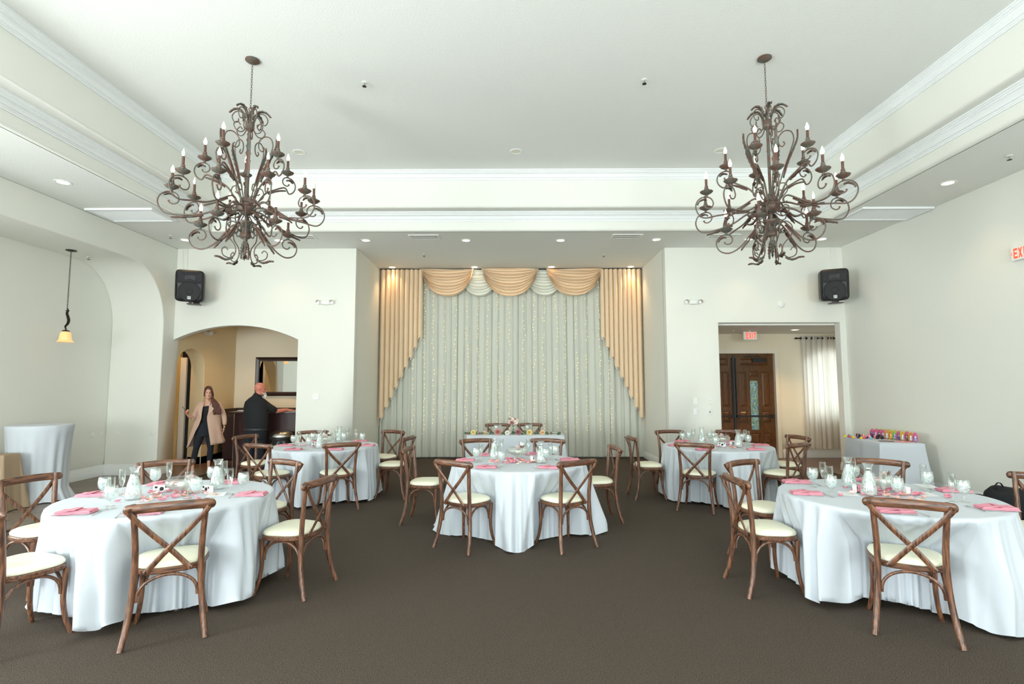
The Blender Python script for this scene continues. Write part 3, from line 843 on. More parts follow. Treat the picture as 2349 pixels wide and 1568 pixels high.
    cr = catmull([(.03, 0, 4.56), (.05, 0, 4.66), (.09, 0, 4.74), (.15, 0, 4.74), (.185, 0, 4.68), (.16, 0, 4.62), (.12, 0, 4.63), (.12, 0, 4.665)], 4)
    lf = MB(); leaf(lf, [(.06, 0, 4.68), (.10, 0, 4.745), (.15, 0, 4.745), (.185, 0, 4.70)], .024, -1)
    ringed('crown_scroll', MB().tube(cr, .0062, 7), 6, .3, lf)
    cr2 = catmull([(.03, 0, 4.58), (.08, 0, 4.50), (.14, 0, 4.50), (.17, 0, 4.56), (.13, 0, 4.60), (.10, 0, 4.57)], 4)
    ringed('crown_scroll', MB().tube(cr2, .0062, 7), 6, .82)
    hs = catmull([(.07, 0, 3.68), (.12, 0, 3.74), (.17, 0, 3.80), (.16, 0, 3.88), (.10, 0, 3.89), (.085, 0, 3.84), (.11, 0, 3.81), (.13, 0, 3.83)], 4)
    lf = MB(); leaf(lf, [(.09, 0, 3.60), (.17, 0, 3.58), (.24, 0, 3.53), (.29, 0, 3.55)], .028, 1)
    ringed('hub_scroll', MB().tube(hs, .0062, 7), 5, phases[1] + .3, lf)
    h2 = catmull([(.05, 0, 3.56), (.12, 0, 3.50), (.19, 0, 3.52), (.20, 0, 3.59), (.15, 0, 3.615), (.13, 0, 3.57), (.155, 0, 3.55)], 4)
    ringed('hub_scroll', MB().tube(h2, .0062, 7), 5, phases[1] + .95)
    bs = catmull([(.15, 0, 3.36), (.13, 0, 3.33), (.09, 0, 3.35), (.08, 0, 3.42), (.14, 0, 3.46), (.20, 0, 3.40), (.19, 0, 3.30), (.11, 0, 3.20), (.10, 0, 3.11), (.15, 0, 3.05), (.22, 0, 3.07), (.235, 0, 3.13), (.20, 0, 3.16), (.175, 0, 3.13)], 4)
    lf = MB(); leaf(lf, [(.13, 0, 3.07), (.19, 0, 3.045), (.25, 0, 3.07), (.30, 0, 3.08)], .026, 1)
    ringed('lower_scroll', MB().tube(bs, .0062, 7), 5, phases[2] + .63, lf)
    return t
chandelier('chandelier', (-2.985, 5.82, 0), 'bronze scrollwork candle chandelier hanging from the left half of the tray ceiling', (.84, .42, .80), ('mid', 0))
chandelier('chandelier', (2.87, 5.82, 0), 'bronze scrollwork candle chandelier hanging from the right half of the tray ceiling', (.21, .58, .24), ('low', 4))

# ================================================================ CEILING AND WALL FIXTURES
def downlight(x, y, z, label, lit=True, group='recessed ceiling lights'):
    t = thing('recessed_light', label, 'ceiling light', (x, y, z), 0, group)
    MB().lathe([(.070, .0), (.072, -.006), (.098, -.007), (.103, -.003), (.103, 0.0)], 28).build('trim_ring', M['white'], t)
    MB().lathe([(.001, -.002), (.071, -.002), (.071, -.0005), (.001, -.0005)], 24).build('lens', M['down'] if lit else M['lamp_off'], t)
    if lit:
        l = bpy.data.lights.new('downlight_lamp', 'SPOT'); l.energy = (30 if y > 12 else 16) if z > 4 else 100; l.color = (1.0, .62, .28); l.spot_size = R(100); l.spot_blend = .8; l.shadow_soft_size = .05
        o = bpy.data.objects.new('downlight_lamp', l); COL.objects.link(o); o.location = (x, y, z - .02)
    return t
for x, y, d in ((-2.82, 12.22, 'above the left side drape'), (-.91, 12.22, 'above the left white swag'), (.88, 12.22, 'above the right white swag'), (2.72, 12.22, 'above the right side drape'),
                (-2.80, 9.92, 'in the soffit near the left corner of the alcove'), (-.90, 9.94, 'in the soffit left of the alcove centre'), (.895, 9.96, 'in the soffit right of the alcove centre'),
                (2.705, 9.92, 'in the soffit near the right corner of the alcove'), (-6.09, 7.0, 'in the left soffit above the niche'), (-6.19, 9.857, 'in the back left corner of the soffit'),
                (5.95, 7.13, 'in the right soffit above the egg table'), (5.83, 9.92, 'in the back right corner of the soffit'), (4.45, 9.91, 'in the soffit behind the right chandelier'), (-4.45, 9.91, 'in the soffit behind the left chandelier')):
    downlight(x, y, ZC, 'lit round recessed light ' + d)
for x, d in ((-3.42, 'behind the left chandelier'), (.045, 'at the centre of the tray'), (3.30, 'behind the right chandelier')):
    downlight(x, 8.24, 5.38, 'unlit round recessed light in the high ceiling ' + d, False)
downlight(6.11, 11.56, 2.86, 'lit round recessed light in the entry lobby, before the window curtain')
downlight(4.30, 11.52, 2.86, 'lit round recessed light in the entry lobby, left of the hanging exit sign')

downlight(-5.6, 11.7, 3.6, 'lit round recessed light in the bar lobby ceiling, left')  # lamp assumed from the warm lobby light, added out of view
downlight(-7.3, 11.2, 3.6, 'lit round recessed light in the passage beyond the small arch')  # lamp added out of view so the passage does not go black
downlight(-4.4, 11.9, 3.6, 'lit round recessed light in the bar lobby ceiling, right')  # second assumed lobby lamp, added out of view to warm the walls
def sprinkler(x, y, z, label):
    t = thing('sprinkler_head', label, 'sprinkler', (x, y, z), 0, 'ceiling sprinklers')
    MB().lathe([(.001, 0), (.034, 0), (.034, -.006), (.014, -.009), (.001, -.009)], 16).build('escutcheon', M['white'], t)
    MB().lathe([(.001, -.008), (.010, -.009), (.010, -.028), (.006, -.03), (.006, -.05), (.001, -.05)], 10).build('nozzle', M['steel'], t)
    MB().lathe([(.001, -.050), (.026, -.050), (.026, -.054), (.001, -.056)], 14).build('deflector', M['bronze'], t)
for a in ((-1.832, 6.285, 5.38, 'small sprinkler head in the high ceiling right of the left chandelier'), (1.604, 6.252, 5.38, 'small sprinkler head in the high ceiling left of the right chandelier'),
          (-1.876, 11.0, ZC, 'small sprinkler head in the alcove ceiling on the left'), (1.897, 11.05, ZC, 'small sprinkler head in the alcove ceiling on the right'),
          (-6.275, 9.56, ZC, 'small sprinkler head in the back left soffit corner'), (5.986, 6.26, ZC, 'small sprinkler head in the right soffit near the exit sign'),
          (-7.40, 9.12, 3.91, 'small sprinkler head in the niche ceiling beside the pendant lamp'), (4.80, 11.62, 2.86, 'small sprinkler head in the entry lobby above the exit sign')):
    sprinkler(*a)

def vent(x, y, w, d, z, label, group, slats=2):
    t = thing('air_vent', label, 'air vent', (x, y, z), 0, group)
    f = MB(); e = .03
    f.box(-w / 2, w / 2, -d / 2, -d / 2 + e, -.012, 0); f.box(-w / 2, w / 2, d / 2 - e, d / 2, -.012, 0)
    f.box(-w / 2, -w / 2 + e, -d / 2 + e, d / 2 - e, -.012, 0); f.box(w / 2 - e, w / 2, -d / 2 + e, d / 2 - e, -.012, 0); f.box(-w / 2 + e, w / 2 - e, -.008, .008, -.012, 0)
    f.build('frame', M['white'], t, smooth=False)
    MB().box(-w / 2 + e, w / 2 - e, -d / 2 + e, d / 2 - e, -.002, 0).build('backing', M['grille'], t, smooth=False)
    g = MB(); n = 26
    for i in range(n):
        xx = -w / 2 + e + (w - 2 * e) * (i + .5) / n
        g.box(xx - .0035, xx + .0035, -d / 2 + e, d / 2 - e, -.010, -.003)
    g.build('grille', M['white'], t, smooth=False)
for x, y, d in ((-1.65, 9.69, 'left of the alcove centre'), (2.09, 9.69, 'right of the alcove centre'), (-3.95, 9.69, 'behind the left chandelier'), (3.87, 9.69, 'behind the right chandelier')):
    vent(x, y, .56, .27, ZC, 'white slotted ceiling air vent in the back soffit, ' + d, 'ceiling air vents')
def panel(x0, x1, y0, y1, label):
    t = thing('ceiling_panel', label, 'ceiling panel', ((x0 + x1) / 2, (y0 + y1) / 2, ZC)); w, d = x1 - x0, y1 - y0; e = .035
    f = MB(); f.box(-w / 2, w / 2, -d / 2, -d / 2 + e, -.03, 0); f.box(-w / 2, w / 2, d / 2 - e, d / 2, -.03, 0)
    f.box(-w / 2, -w / 2 + e, -d / 2 + e, d / 2 - e, -.03, 0); f.box(w / 2 - e, w / 2, -d / 2 + e, d / 2 - e, -.03, 0)
    f.build('frame', M['trim'], t, smooth=False)
    p = MB(); p.box(-w / 2 + e, w / 2 - e, -d / 2 + e, d / 2 - e, -.012, 0)
    n = 30
    for i in range(n): yy = -d / 2 + e + (d - 2 * e) * (i + .5) / n; p.box(-w / 2 + e, w / 2 - e, yy - .004, yy + .004, -.018, -.012)
    p.build('louvre', M['trim'], t, smooth=False)
panel(-6.65, -5.60, 8.05, 8.66, 'white louvred return panel in the left soffit beside the niche')
panel(5.42, 6.53, 8.10, 8.70, 'white louvred return panel in the right soffit against the right wall')

def speaker(x, y, z, yaw_, tilt, label):
    t = thing('wall_speaker', label, 'speaker', (x, y, z), yaw_)
    t.rotation_euler = (R(tilt), 0, yaw_)
    w, h, d = .235, .295, .32
    c = MB()
    rows = []
    for yy, k in ((-d, .90), (-d + .02, 1.0), (0.0 - .06, 1.0), (.12, .72), (.13, .68)):
        row = []
        for i in range(64):
            a = 2 * PI * (i + .5) / 64; cx, sx = math.cos(a), math.sin(a)
            q = 1 / (abs(cx) ** 9 + abs(sx) ** 9) ** (1 / 9)
            row.append((w * k * cx * q, yy, h * (k if yy < 0 else (.5 + k / 2)) * sx * q))
        rows.append(row)
    rows = [[(p[0] * .92, -d + .012, p[2] * .92) for p in rows[0]]] + rows
    c.grid(rows, True, True)
    c.build('cabinet', M['black'], t, angle=30)
    hn = MB()
    y0 = -d - .004
    o4 = [(-.19, y0, .25), (.19, y0, .25), (.19, y0, .06), (-.19, y0, .06)]
    i4 = [(-.06, -d + .09, .19), (.06, -d + .09, .19), (.06, -d + .09, .13), (-.06, -d + .09, .13)]
    rim = [(-.205, y0 + .006, .265), (.205, y0 + .006, .265), (.205, y0 + .006, .045), (-.205, y0 + .006, .045)]
    hn.grid([rim, o4, [(p[0] * .985, p[1] - .002, p[2]) for p in o4], [(p[0] * .6, y0 + .012, .15 + (p[2] - .15) * .6) for p in o4], [(p[0] * .45, y0 + .010, .15 + (p[2] - .15) * .45) for p in o4]], True)
    hn.add([(-.15, y0 - .001, .075), (.15, y0 - .001, .075), (0.0, y0 + .004, .135)], [(0, 1, 2)])
    hn.build('horn', M['grille'], t, smooth=False)
    MB().lathe([(.001, 0), (.18, 0), (.185, .006), (.18, .011), (.172, .007), (.16, .003), (.06, .002), (.055, .007), (.05, .009), (.03, .010), (.001, .011)], 40).xf(Matrix.Translation((0, -d, -.11)) @ Matrix.Rotation(R(90), 4, 'X')).build('woofer_grille', M['grille'], t)
    lg = MB().box(-.028, .028, -d - .018, -d - .012, -.255, -.200)
    pl = lg.build('logo_plate', M['white'], t, smooth=False)
    st = MB(); yl = -d - .0195
    for a in ((-.022, -.016, -.248, -.207), (-.016, -.004, -.213, -.207), (-.016, -.006, -.230, -.225), (-.016, -.004, -.248, -.242)): st.box(a[0], a[1], yl, yl + .002, a[2], a[3])
    st.add([(.000, yl, -.207), (.006, yl, -.207), (.013, yl, -.238), (.010, yl, -.248)], [(0, 1, 2, 3)]); st.add([(.022, yl, -.207), (.016, yl, -.207), (.010, yl, -.236), (.012, yl, -.248)], [(0, 1, 2, 3)])
    st.build('logo', M['black'], pl, smooth=False)
    br = MB(); br.box(-.05, .16, -.20, .16, -.345, -.325); br.box(-.02, .03, -.17, -.12, -.33, -.285); br.box(.02, .13, .12, .17, -.345, -.2)
    br.build('bracket', M['bronze'], t, smooth=False)
    return t
speaker(-6.22, 10.17, 3.57, R(25), 5, 'black two-way speaker tilted down high on the wall above the left arch')
speaker(6.12, 10.17, 3.56, R(-22), 5, 'black two-way speaker tilted down high on the wall above the right doorway')
for x0, nm in ((-6.62, 'left'), (6.42, 'right')):
    s_ = 1 if x0 < 0 else -1
    cb = MB().tube([(x0, 10.485, 4.405), (x0 + s_ * .01, 10.485, 4.15), (x0 + s_ * .07, 10.44, 3.85), (x0 + s_ * .13, 10.36, 3.65)] if x0 < 0 else [(x0, 10.49, 4.40), (x0 + .005, 10.49, 3.9), (x0 - .06, 10.42, 3.75), (x0 - .14, 10.36, 3.65)], .004, 6).build('speaker_cable', M['white'])
    tag(cb, 'thin pale speaker cable running down from the ceiling to the %s speaker' % nm, 'cable')
    cd = MB().box(x0 - .10 * s_ - .008 if 0 else x0 - .012 + .09 * s_, x0 + .012 + .09 * s_, 10.482, 10.4995, 3.80, 4.405).build('cable_duct', M['wall'], smooth=False)
    tag(cd, 'pale surface cable duct above the %s speaker' % nm, 'cable duct')

def emergency(loc, rotz, label):
    t = thing('emergency_light', label, 'emergency light', loc, rotz, 'twin-head emergency lights')
    rows = []
    for zz, k in ((0, .96), (-.03, 1.0), (-.055, .93), (-.066, .75), (-.07, .3)):
        rows.append([(.105 * k * math.cos(a * PI / 12) * 1 / (abs(math.cos(a * PI / 12)) ** 4 + abs(math.sin(a * PI / 12)) ** 4) ** .25, zz, .05 * k * math.sin(a * PI / 12) / (abs(math.cos(a * PI / 12)) ** 4 + abs(math.sin(a * PI / 12)) ** 4) ** .25) for a in range(24)])
    MB().grid(rows, True, True).build('housing', M['white'], t)
    for sx in (-1, 1):
        h = MB().lathe([(.001, 0), (.040, 0), (.048, -.02), (.050, -.06), (.046, -.065), (.001, -.068)], 20).xf(Matrix.Translation((sx * .135, -.02, .005)) @ Matrix.Rotation(R(-90 + 0), 4, 'X') @ Matrix.Rotation(R(180), 4, 'X'))
        ho = h.build('lamp_head', M['white'], t)
        MB().lathe([(.001, 0), (.040, 0), (.040, .006), (.020, .010), (.001, .011)], 18).xf(Matrix.Translation((sx * .135, -.088, .005)) @ Matrix.Rotation(R(90), 4, 'X')).build('lens', M['steel'], ho)
emergency((-3.728, Y1, 3.31), 0, 'white twin-head emergency light on the wall between the arch and the alcove')
emergency((3.549, Y1, 3.30), 0, 'white twin-head emergency light on the wall between the alcove and the doorway')
emergency((LX, 11.70, 2.83), R(90), 'white twin-head emergency light high on the tan lobby wall beyond the arch')

def plate(x, y, z, w, h, label, kind, cat, rotz=0, fam='wall_plate'):
    t = thing(fam, label, cat, (x, y, z), rotz)
    bev(MB().box(-w / 2, w / 2, -.012, 0, -h / 2, h / 2).build('cover', M['white'], t, smooth=False), .003)
    if kind == 'toggle': MB().box(-.010, .010, -.022, -.012, -.022, .022).build('toggle', M['trim'], t, smooth=False)
    elif kind == 'thermo':
        MB().box(-.030, .012, -.015, -.012, .005, .032).build('display', M['lamp_off'], t, smooth=False)
        MB().box(.024, .036, -.016, -.012, -.025, -.010).build('button', M['steel'], t, smooth=False)
    elif kind == 'blank': MB().box(-w * .18, w * .18, -.014, -.012, -.006, .006).build('slot', M['lamp_off'], t, smooth=False)
    elif kind == 'usb': MB().box(-.008, .008, -.015, -.012, -.02, .012).build('socket', M['black'], t, smooth=False)
plate(-3.875, Y1, 1.45, .115, .105, 'white thermostat on the wall left of the alcove', 'thermo', 'thermostat', fam='thermostat')
plate(3.543, Y1, 1.358, .09, .12, 'pale blank wall plate, upper left of the four right of the alcove', 'plain', 'wall plate')
plate(3.825, Y1, 1.358, .125, .115, 'white control panel, upper right of the four plates by the doorway', 'blank', 'control panel')
plate(3.545, Y1, 1.147, .085, .12, 'white light switch, lower left of the four plates right of the alcove', 'toggle', 'light switch')
plate(3.817, Y1, 1.147, .075, .12, 'white wall jack with black socket, lower right of the four plates', 'usb', 'wall plate')
d = MB().lathe([(.001, -.03), (.055, -.028), (.068, -.018), (.072, 0), (.001, 0)], 30).xf(Matrix.Translation((5.291, Y1, 3.253)) @ Matrix.Rotation(R(90), 4, 'X') @ Matrix.Rotation(R(180), 4, 'X')).build('wall_chime', M['white'])
tag(d, 'round white wall chime above the right doorway', 'chime')
for (x, y, z, rz, lb) in ((-7.72, 9.86, .77, 90, 'first round blank cover on the niche side wall'), (-7.72, 10.09, .77, 90, 'round blank cover on the niche side wall beside the corner'),
                          (-7.50, 10.17, .776, 0, 'round blank cover on the niche end wall near its inner corner'), (-6.82, 10.17, .775, 0, 'round blank cover on the niche end wall near its outer edge')):
    o = MB().lathe([(.001, .006), (.042, .006), (.048, .003), (.049, 0), (.001, 0)], 24).xf(Matrix.Rotation(R(90), 4, 'X')).build('blank_cover', M['wall'], loc=(x, y, z), rotz=R(rz))
    tag(o, lb, 'wall cover', 'round blank covers on the niche walls')

# niche pendant lamp
t = thing('pendant_lamp', 'small amber glass bell pendant lamp on a dark chain in the niche', 'pendant lamp', (-7.335, 8.675, 0))
MB().lathe([(.001, 3.909), (.075, 3.909), (.078, 3.899), (.05, 3.89), (.012, 3.885), (.001, 3.885)], 24).build('canopy', M['bronze'], t)
ch = MB(); z = 3.885; i = 0
while z > 2.95:
    cx = [((.009 * math.cos(2 * PI * a / 10)) if i % 2 else 0, 0 if i % 2 else .009 * math.cos(2 * PI * a / 10), z - .02 + .021 * math.sin(2 * PI * a / 10)) for a in range(11)]
    ch.tube(cx, .003, 5, cap=False); z -= .034; i += 1
ch.build('chain', M['bronze'], t)
sc1 = catmull([(.0, 0, 2.94), (.015, 0, 2.90), (.0, 0, 2.86), (.02, 0, 2.80), (.035, 0, 2.74), (.02, 0, 2.68), (-.012, 0, 2.64), (.005, 0, 2.58)], 5)
MB().tube(sc1, [.012 + .018 * math.sin(PI * i / (len(sc1) - 1)) for i in range(len(sc1))], 8, .5).tube([(-.02, 0, 2.90), (.03, 0, 2.90)], .01).build('scroll_arm', M['bronze'], t)
MB().lathe([(.001, 2.585), (.030, 2.58), (.052, 2.565), (.054, 2.555), (.001, 2.555)], 20).build('fitter', M['bronze'], t)
MB().lathe([(.045, 2.557), (.070, 2.535), (.078, 2.49), (.082, 2.44), (.095, 2.405), (.118, 2.385), (.114, 2.387), (.091, 2.409), (.078, 2.44), (.074, 2.49), (.066, 2.532), (.042, 2.553)], 28).build('glass_shade', M['amber'], t)

# letters
FONT = {'E': [(0, 0, .22, 1), (.22, 0, 1, .2), (.22, .4, .85, .6), (.22, .8, 1, 1)], 'I': [(.35, 0, .65, 1)],
        'T': [(.36, 0, .62, .8), (0, .8, 1, 1)], 'X': None}
def letters(mb, text, x, y, z, h, w, gap, th=.003):
    for ch_ in text:
        ww = w * (.5 if ch_ == 'I' else 1)
        if ch_ == 'X':
            for sgn in (0, 1):
                xa, xb = (x, x + ww) if sgn == 0 else (x + ww, x)
                q = ww * .26 * (1 if sgn == 0 else -1)
                yy = y - (.0006 if sgn else 0)
                mb.prism([(xa, z), (xa + q, z), (xb, z + h), (xb - q, z + h)], 'y', yy - th, yy)
        elif ch_ == 'I': mb.box(x + ww * .25, x + ww * .75, y - th, y, z, z + h)
        else:
            for a, b_, c_, d_ in FONT[ch_]: mb.box(x + a * ww, x + c_ * ww, y - th, y, z + b_ * h, z + d_ * h)
        x += ww + gap
    return mb
def exit_sign(loc, rotz, label, arrow, face=M['white']):
    t = thing('exit_sign', label, 'exit sign', loc, rotz)
    o = MB().box(-.15, .15, -.05, 0, -.095, .095).build('housing', face, t, smooth=False); bev(o, .02, 4)
    mb = MB(); x0 = -.098 if not arrow else -.095
    letters(mb, 'EXIT', x0, -.0505, -.065, .13, .052, .014)
    if arrow:
        mb.prism([(-.135, 0), (-.118, .02), (-.112, .02), (-.128, 0), (-.112, -.02), (-.118, -.02)], 'y', -.0535, -.0505)
    mb.build('lettering', M['exitred'], t, smooth=False)
    return t
t = exit_sign((5.20, 11.75, 2.745), 0, 'lit EXIT sign hanging before the wooden entry doors', False)
MB().box(-.012, .012, -.03, -.015, .09, .117).build('mount', M['white'], t, smooth=False)
exit_sign((XR, 6.75, 3.35), R(-90), 'lit EXIT sign with left arrow high on the right wall', True)

# ================================================================ ENTRY LOBBY
t = struct('trim_4', MB().box(4.10, 4.20, 12.45, 12.5, 0, 2.40).box(6.07, 6.17, 12.45, 12.5, 0, 2.40).box(4.10, 6.17, 12.45, 12.5, 2.40, 2.50)
           .box(4.13, 4.20, 12.43, 12.45, 0, 2.40).box(6.07, 6.14, 12.43, 12.45, 0, 2.40).box(4.13, 6.14, 12.43, 12.45, 2.40, 2.47), mat('ivory_door_casing', (.78, .73, .62), .4), smooth=False)
def raised(mb, x0, x1, z0, z1, y):
    e = .022
    mb.grid([[(x0, y, z0), (x1, y, z0), (x1, y, z1), (x0, y, z1)],
             [(x0 + e * .4, y + .012, z0 + e * .4), (x1 - e * .4, y + .012, z0 + e * .4), (x1 - e * .4, y + .012, z1 - e * .4), (x0 + e * .4, y + .012, z1 - e * .4)],
             [(x0 + e, y + .012, z0 + e), (x1 - e, y + .012, z0 + e), (x1 - e, y + .012, z1 - e), (x0 + e, y + .012, z1 - e)],
             [(x0 + e * 2.2, y - .004, z0 + e * 2.2), (x1 - e * 2.2, y - .004, z0 + e * 2.2), (x1 - e * 2.2, y - .004, z1 - e * 2.2), (x0 + e * 2.2, y - .004, z1 - e * 2.2)]], True)
    k = len(mb.v); mb.f.append((k - 4, k - 3, k - 2, k - 1))
def entry_door(x0, x1, hinge, label, n):
    t = bpy.data.objects.new('door_%d' % n, None); COL.objects.link(t); t.location = (x0, 12.52, 0); t['kind'] = 'structure'; t['label'] = label
    w = x1 - x0
    def X(a): return a if hinge > 0 else w - a
    # panel layout: x fractions of the leaf, seen with the latch stile at x = 0
    cols = [(.11, .31), (.385, .615), (.69, .89)]
    holes = [(cols[1][0] * w, cols[1][1] * w, .62, 1.78)]
    pan = [(.14 * w, .86 * w, 2.12, 2.30)]
    pan += [(c0 * w, c1 * w, 1.16, 1.98) for c0, c1 in (cols[0], cols[2])]
    pan += [(cols[1][0] * w, cols[1][1] * w, 1.86, 1.99)]
    pan += [(c0 * w, c1 * w, .80, 1.07) for c0, c1 in (cols[0], cols[2])]
    pan += [(c0 * w, c1 * w, .30, .56) for c0, c1 in cols]
    pan += [(.14 * w, .86 * w, .10, .24)]
    xs = sorted({0, w} | {p[0] for p in pan + holes} | {p[1] for p in pan + holes})
    zs = sorted({0.01, 2.399} | {p[2] for p in pan + holes} | {p[3] for p in pan + holes})
    mb = MB()
    for a, b in zip(xs[:-1], xs[1:]):
        for c, d in zip(zs[:-1], zs[1:]):
            mx, mz = (a + b) / 2, (c + d) / 2
            if any(p[0] < mx < p[1] and p[2] < mz < p[3] for p in pan + holes): continue
            mb.add([(X(a), 0, c), (X(b), 0, c), (X(b), 0, d), (X(a), 0, d)], [(0, 1, 2, 3)])
    for p in pan: raised(mb, min(X(p[0]), X(p[1])), max(X(p[0]), X(p[1])), p[2], p[3], 0)
    h = holes[0]; xa, xb = min(X(h[0]), X(h[1])), max(X(h[0]), X(h[1]))
    # back and edges
    for (a, b, c, d) in ((0, w, 0.01, h[2]), (0, w, h[3], 2.399), (0, xa, h[2], h[3]), (xb, w, h[2], h[3])): mb.box(a, b, .016, .045, c, d)
    for (a, b, c, d) in ((xa - .0, xa + .012, h[2], h[3]), (xb - .012, xb, h[2], h[3]), (xa + .012, xb - .012, h[2], h[2] + .012), (xa + .012, xb - .012, h[3] - .012, h[3])): mb.box(a, b, -.006, .045, c, d)
    mb.build('leaf', M['oak'], t, smooth=False)
    g = MB().box(xa + .01, xb - .01, .018, .022, h[2] + .01, h[3] - .01).build('stained_glass', M['leaded'], t, smooth=False)
    cmb = MB(); cx = (xa + xb) / 2; hw = (xb - xa) / 2 - .012
    for u in (-hw * .72, -hw * .45, hw * .45, hw * .72): cmb.tube([(cx + u, .016, h[2] + .01), (cx + u, .016, h[3] - .01)], .002, 5)
    for zc_ in (h[2] + .22, h[2] + .62, h[3] - .22):
        for k in (1, .55):
            pts = [(cx, .016, zc_ - .11 * k), (cx + hw * .6 * k, .016, zc_), (cx, .016, zc_ + .11 * k), (cx - hw * .6 * k, .016, zc_), (cx, .016, zc_ - .11 * k)]
            cmb.tube(pts, .0022, 5)
    for zz in (h[2] + .08, h[3] - .08): cmb.tube([(cx - hw, .016, zz), (cx + hw, .016, zz)], .002, 5)
    cmb.build('came', M['bronze'], g)
    pb = MB(); pb.box(min(X(.02), X(w - .05)), max(X(.02), X(w - .05)), -.075, -.045, .93, .97)
    for u in (.05, w - .08): pb.box(min(X(u - .03), X(u + .04)), max(X(u - .03), X(u + .04)), -.08, -.001, .915, .985)
    bev(pb.build('push_bar', M['black'], t, smooth=False), .004)
    if hinge > 0:
        cl = MB(); cl.box(.46 * w, .80 * w, -.07, -.001, 2.20, 2.285); cl.build('door_closer', M['black'], t, smooth=False)
        MB().box(.28 * w, .66 * w, -.045, -.025, 2.325, 2.345).build('closer_arm', M['black'], t, smooth=False)
    MB().box(min(X(.0), X(.018)), max(X(.0), X(.018)), -.02, 0, .02, 2.37).box(min(X(.03), X(.05)), max(X(.03), X(.05)), -.035, 0, 1.0, 2.3).build('latch_rod', M['black'], t, smooth=False)
    return t
entry_door(5.14, 6.065, 1, 'dark oak entry door leaf with leaded glass strip, right of the pair', 1)
entry_door(4.205, 5.13, -1, 'dark oak entry door leaf mostly behind the doorway edge, left of the pair', 2)

t = thing('window_curtain', 'sheer cream grommet curtain glowing over the entry lobby window', 'curtain', (0, 12.36, 0))
wavy(6.63, 7.75, 0, 2.80, .22, .05, 9, 12, nz=10).build('curtain_panel', M['winsheer'], t, angle=180)
gr = MB()
for i in range(18):
    x = 6.66 + (7.72 - 6.66) * i / 17
    gr.tube([(x + .0, .026 * math.cos(a * PI / 6), 2.745 + .026 * math.sin(a * PI / 6)) for a in range(13)], .006, 5, cap=False)
gr.build('grommet', M['bronze'], t)
tr_ = MB().tube([(6.56, 0, 2.745), (7.85, 0, 2.745)], .014, 10); tr_.ell((6.55, 0, 2.745), .03, .025, .025); tr_.build('curtain_rod', M['bronze'], t)
MB().box(6.585, 6.605, .0, .14, 2.735, 2.755).box(7.79, 7.81, 0, .14, 2.735, 2.755).build('rod_bracket', M['bronze'], t, smooth=False)

# ================================================================ LEFT LOBBY: counter, mirror, passage door, bin
t = thing('bar_counter', 'dark espresso bar counter with a granite top beyond the arch', 'counter', (-5.78, 11.12, 0))
MB().box(0, 2.0, 0, .10, 0, 1.10).box(.0, .03, .10, .62, 0, 1.10).build('front_panel', M['darkwood'], t, smooth=False)
bev(MB().box(-.11, 2.0, -.07, .34, 1.10, 1.14).build('granite_top', M['granite'], t, smooth=False), .012)
MB().box(-.012, .0, -.005, .02, 0, 1.10).build('edge_strip', M['steel'], t, smooth=False)
t = thing('back_counter', 'low dark cabinet against the tan lobby wall left of the bar', 'cabinet', (-6.60, 12.22, 0))
MB().box(0, 1.6, 0, .62, 0.02, .98).build('body', M['darkwood'], t, smooth=False)
MB().box(-.01, 1.6, -.02, .62, .98, 1.02).build('granite_top', M['granite'], t, smooth=False)
MB().box(0, .03, -.01, .62, 1.02, 1.15).box(.03, 1.6, .58, .62, 1.02, 1.15).build('backsplash', M['granite'], t, smooth=False)
o = MB().box(-5.82, -5.62, 11.30, 11.42, 1.141, 1.155).build('bar_mat', M['paper'], smooth=False); tag(o, 'white folded cloth on the left end of the bar counter', 'cloth')
o = MB().box(-4.66, -4.40, 11.20, 11.30, 1.141, 1.160).build('paper_stack', M['paper'], smooth=False); tag(o, 'small white stack of papers on the bar counter right of the man', 'paper')
t = thing('wall_mirror', 'large wall mirror in a dark wood frame above the bar', 'mirror', (-6.23, 12.9, 0))
x1 = 1.75; z0, z1 = 1.43, 2.36; e = .095
def fr(a, b, c, d): return MB().grid([[(a, 0, c), (b, 0, c), (b, 0, d), (a, 0, d)]])
f = MB()
for i in range(1):
    rows = []
    for ins, yy in ((0, 0), (0, -.035), (.02, -.048), (.045, -.04), (.07, -.03), (.085, -.028), (.095, -.012)):
        rows.append([(ins, yy, z0 + ins), (x1 - ins, yy, z0 + ins), (x1 - ins, yy, z1 - ins), (ins, yy, z1 - ins)])
    f.grid(rows, True)
f.build('frame', M['frame'], t, angle=20)
MB().box(e - .01, x1 - e + .01, -.012, -.008, z0 + e - .01, z1 - e + .01).build('mirror_glass', M['mirror'], t, smooth=False)

t = thing('waste_bin', 'round waste bin with a domed steel lid and black liner before the bar', 'bin', (-4.67, 10.84, 0))
MB().lathe([(.001, 0), (.175, 0), (.185, .02), (.20, .60), (.001, .60)], 32).build('body', M['black'], t)
ln = MB(); rows = []
for k, (r_, z_) in enumerate(((.205, .62), (.222, .60), (.228, .54), (.232, .47), (.236, .42))):
    rows.append([((r_ + (.010 * k * .5) * math.sin(9 * a * PI / 30 + k)) * math.cos(a * PI / 30), (r_ + (.010 * k * .5) * math.sin(9 * a * PI / 30 + k)) * math.sin(a * PI / 30), z_ + .012 * math.sin(7 * a * PI / 30) * (k > 2)) for a in range(60)])
ln.grid(rows, True).build('liner', mat('black_bin_liner', (.008, .008, .009), .2, bump=.8, bscale=25), t)
MB().lathe([(.222, .60), (.232, .605), (.234, .64), (.222, .655), (.20, .655)], 32).build('lid_rim', M['black'], t)
MB().lathe([(.222, .652), (.218, .680), (.205, .712), (.17, .738), (.12, .752), (.05, .757), (.001, .758)], 32).build('dome_lid', M['steel'], t)

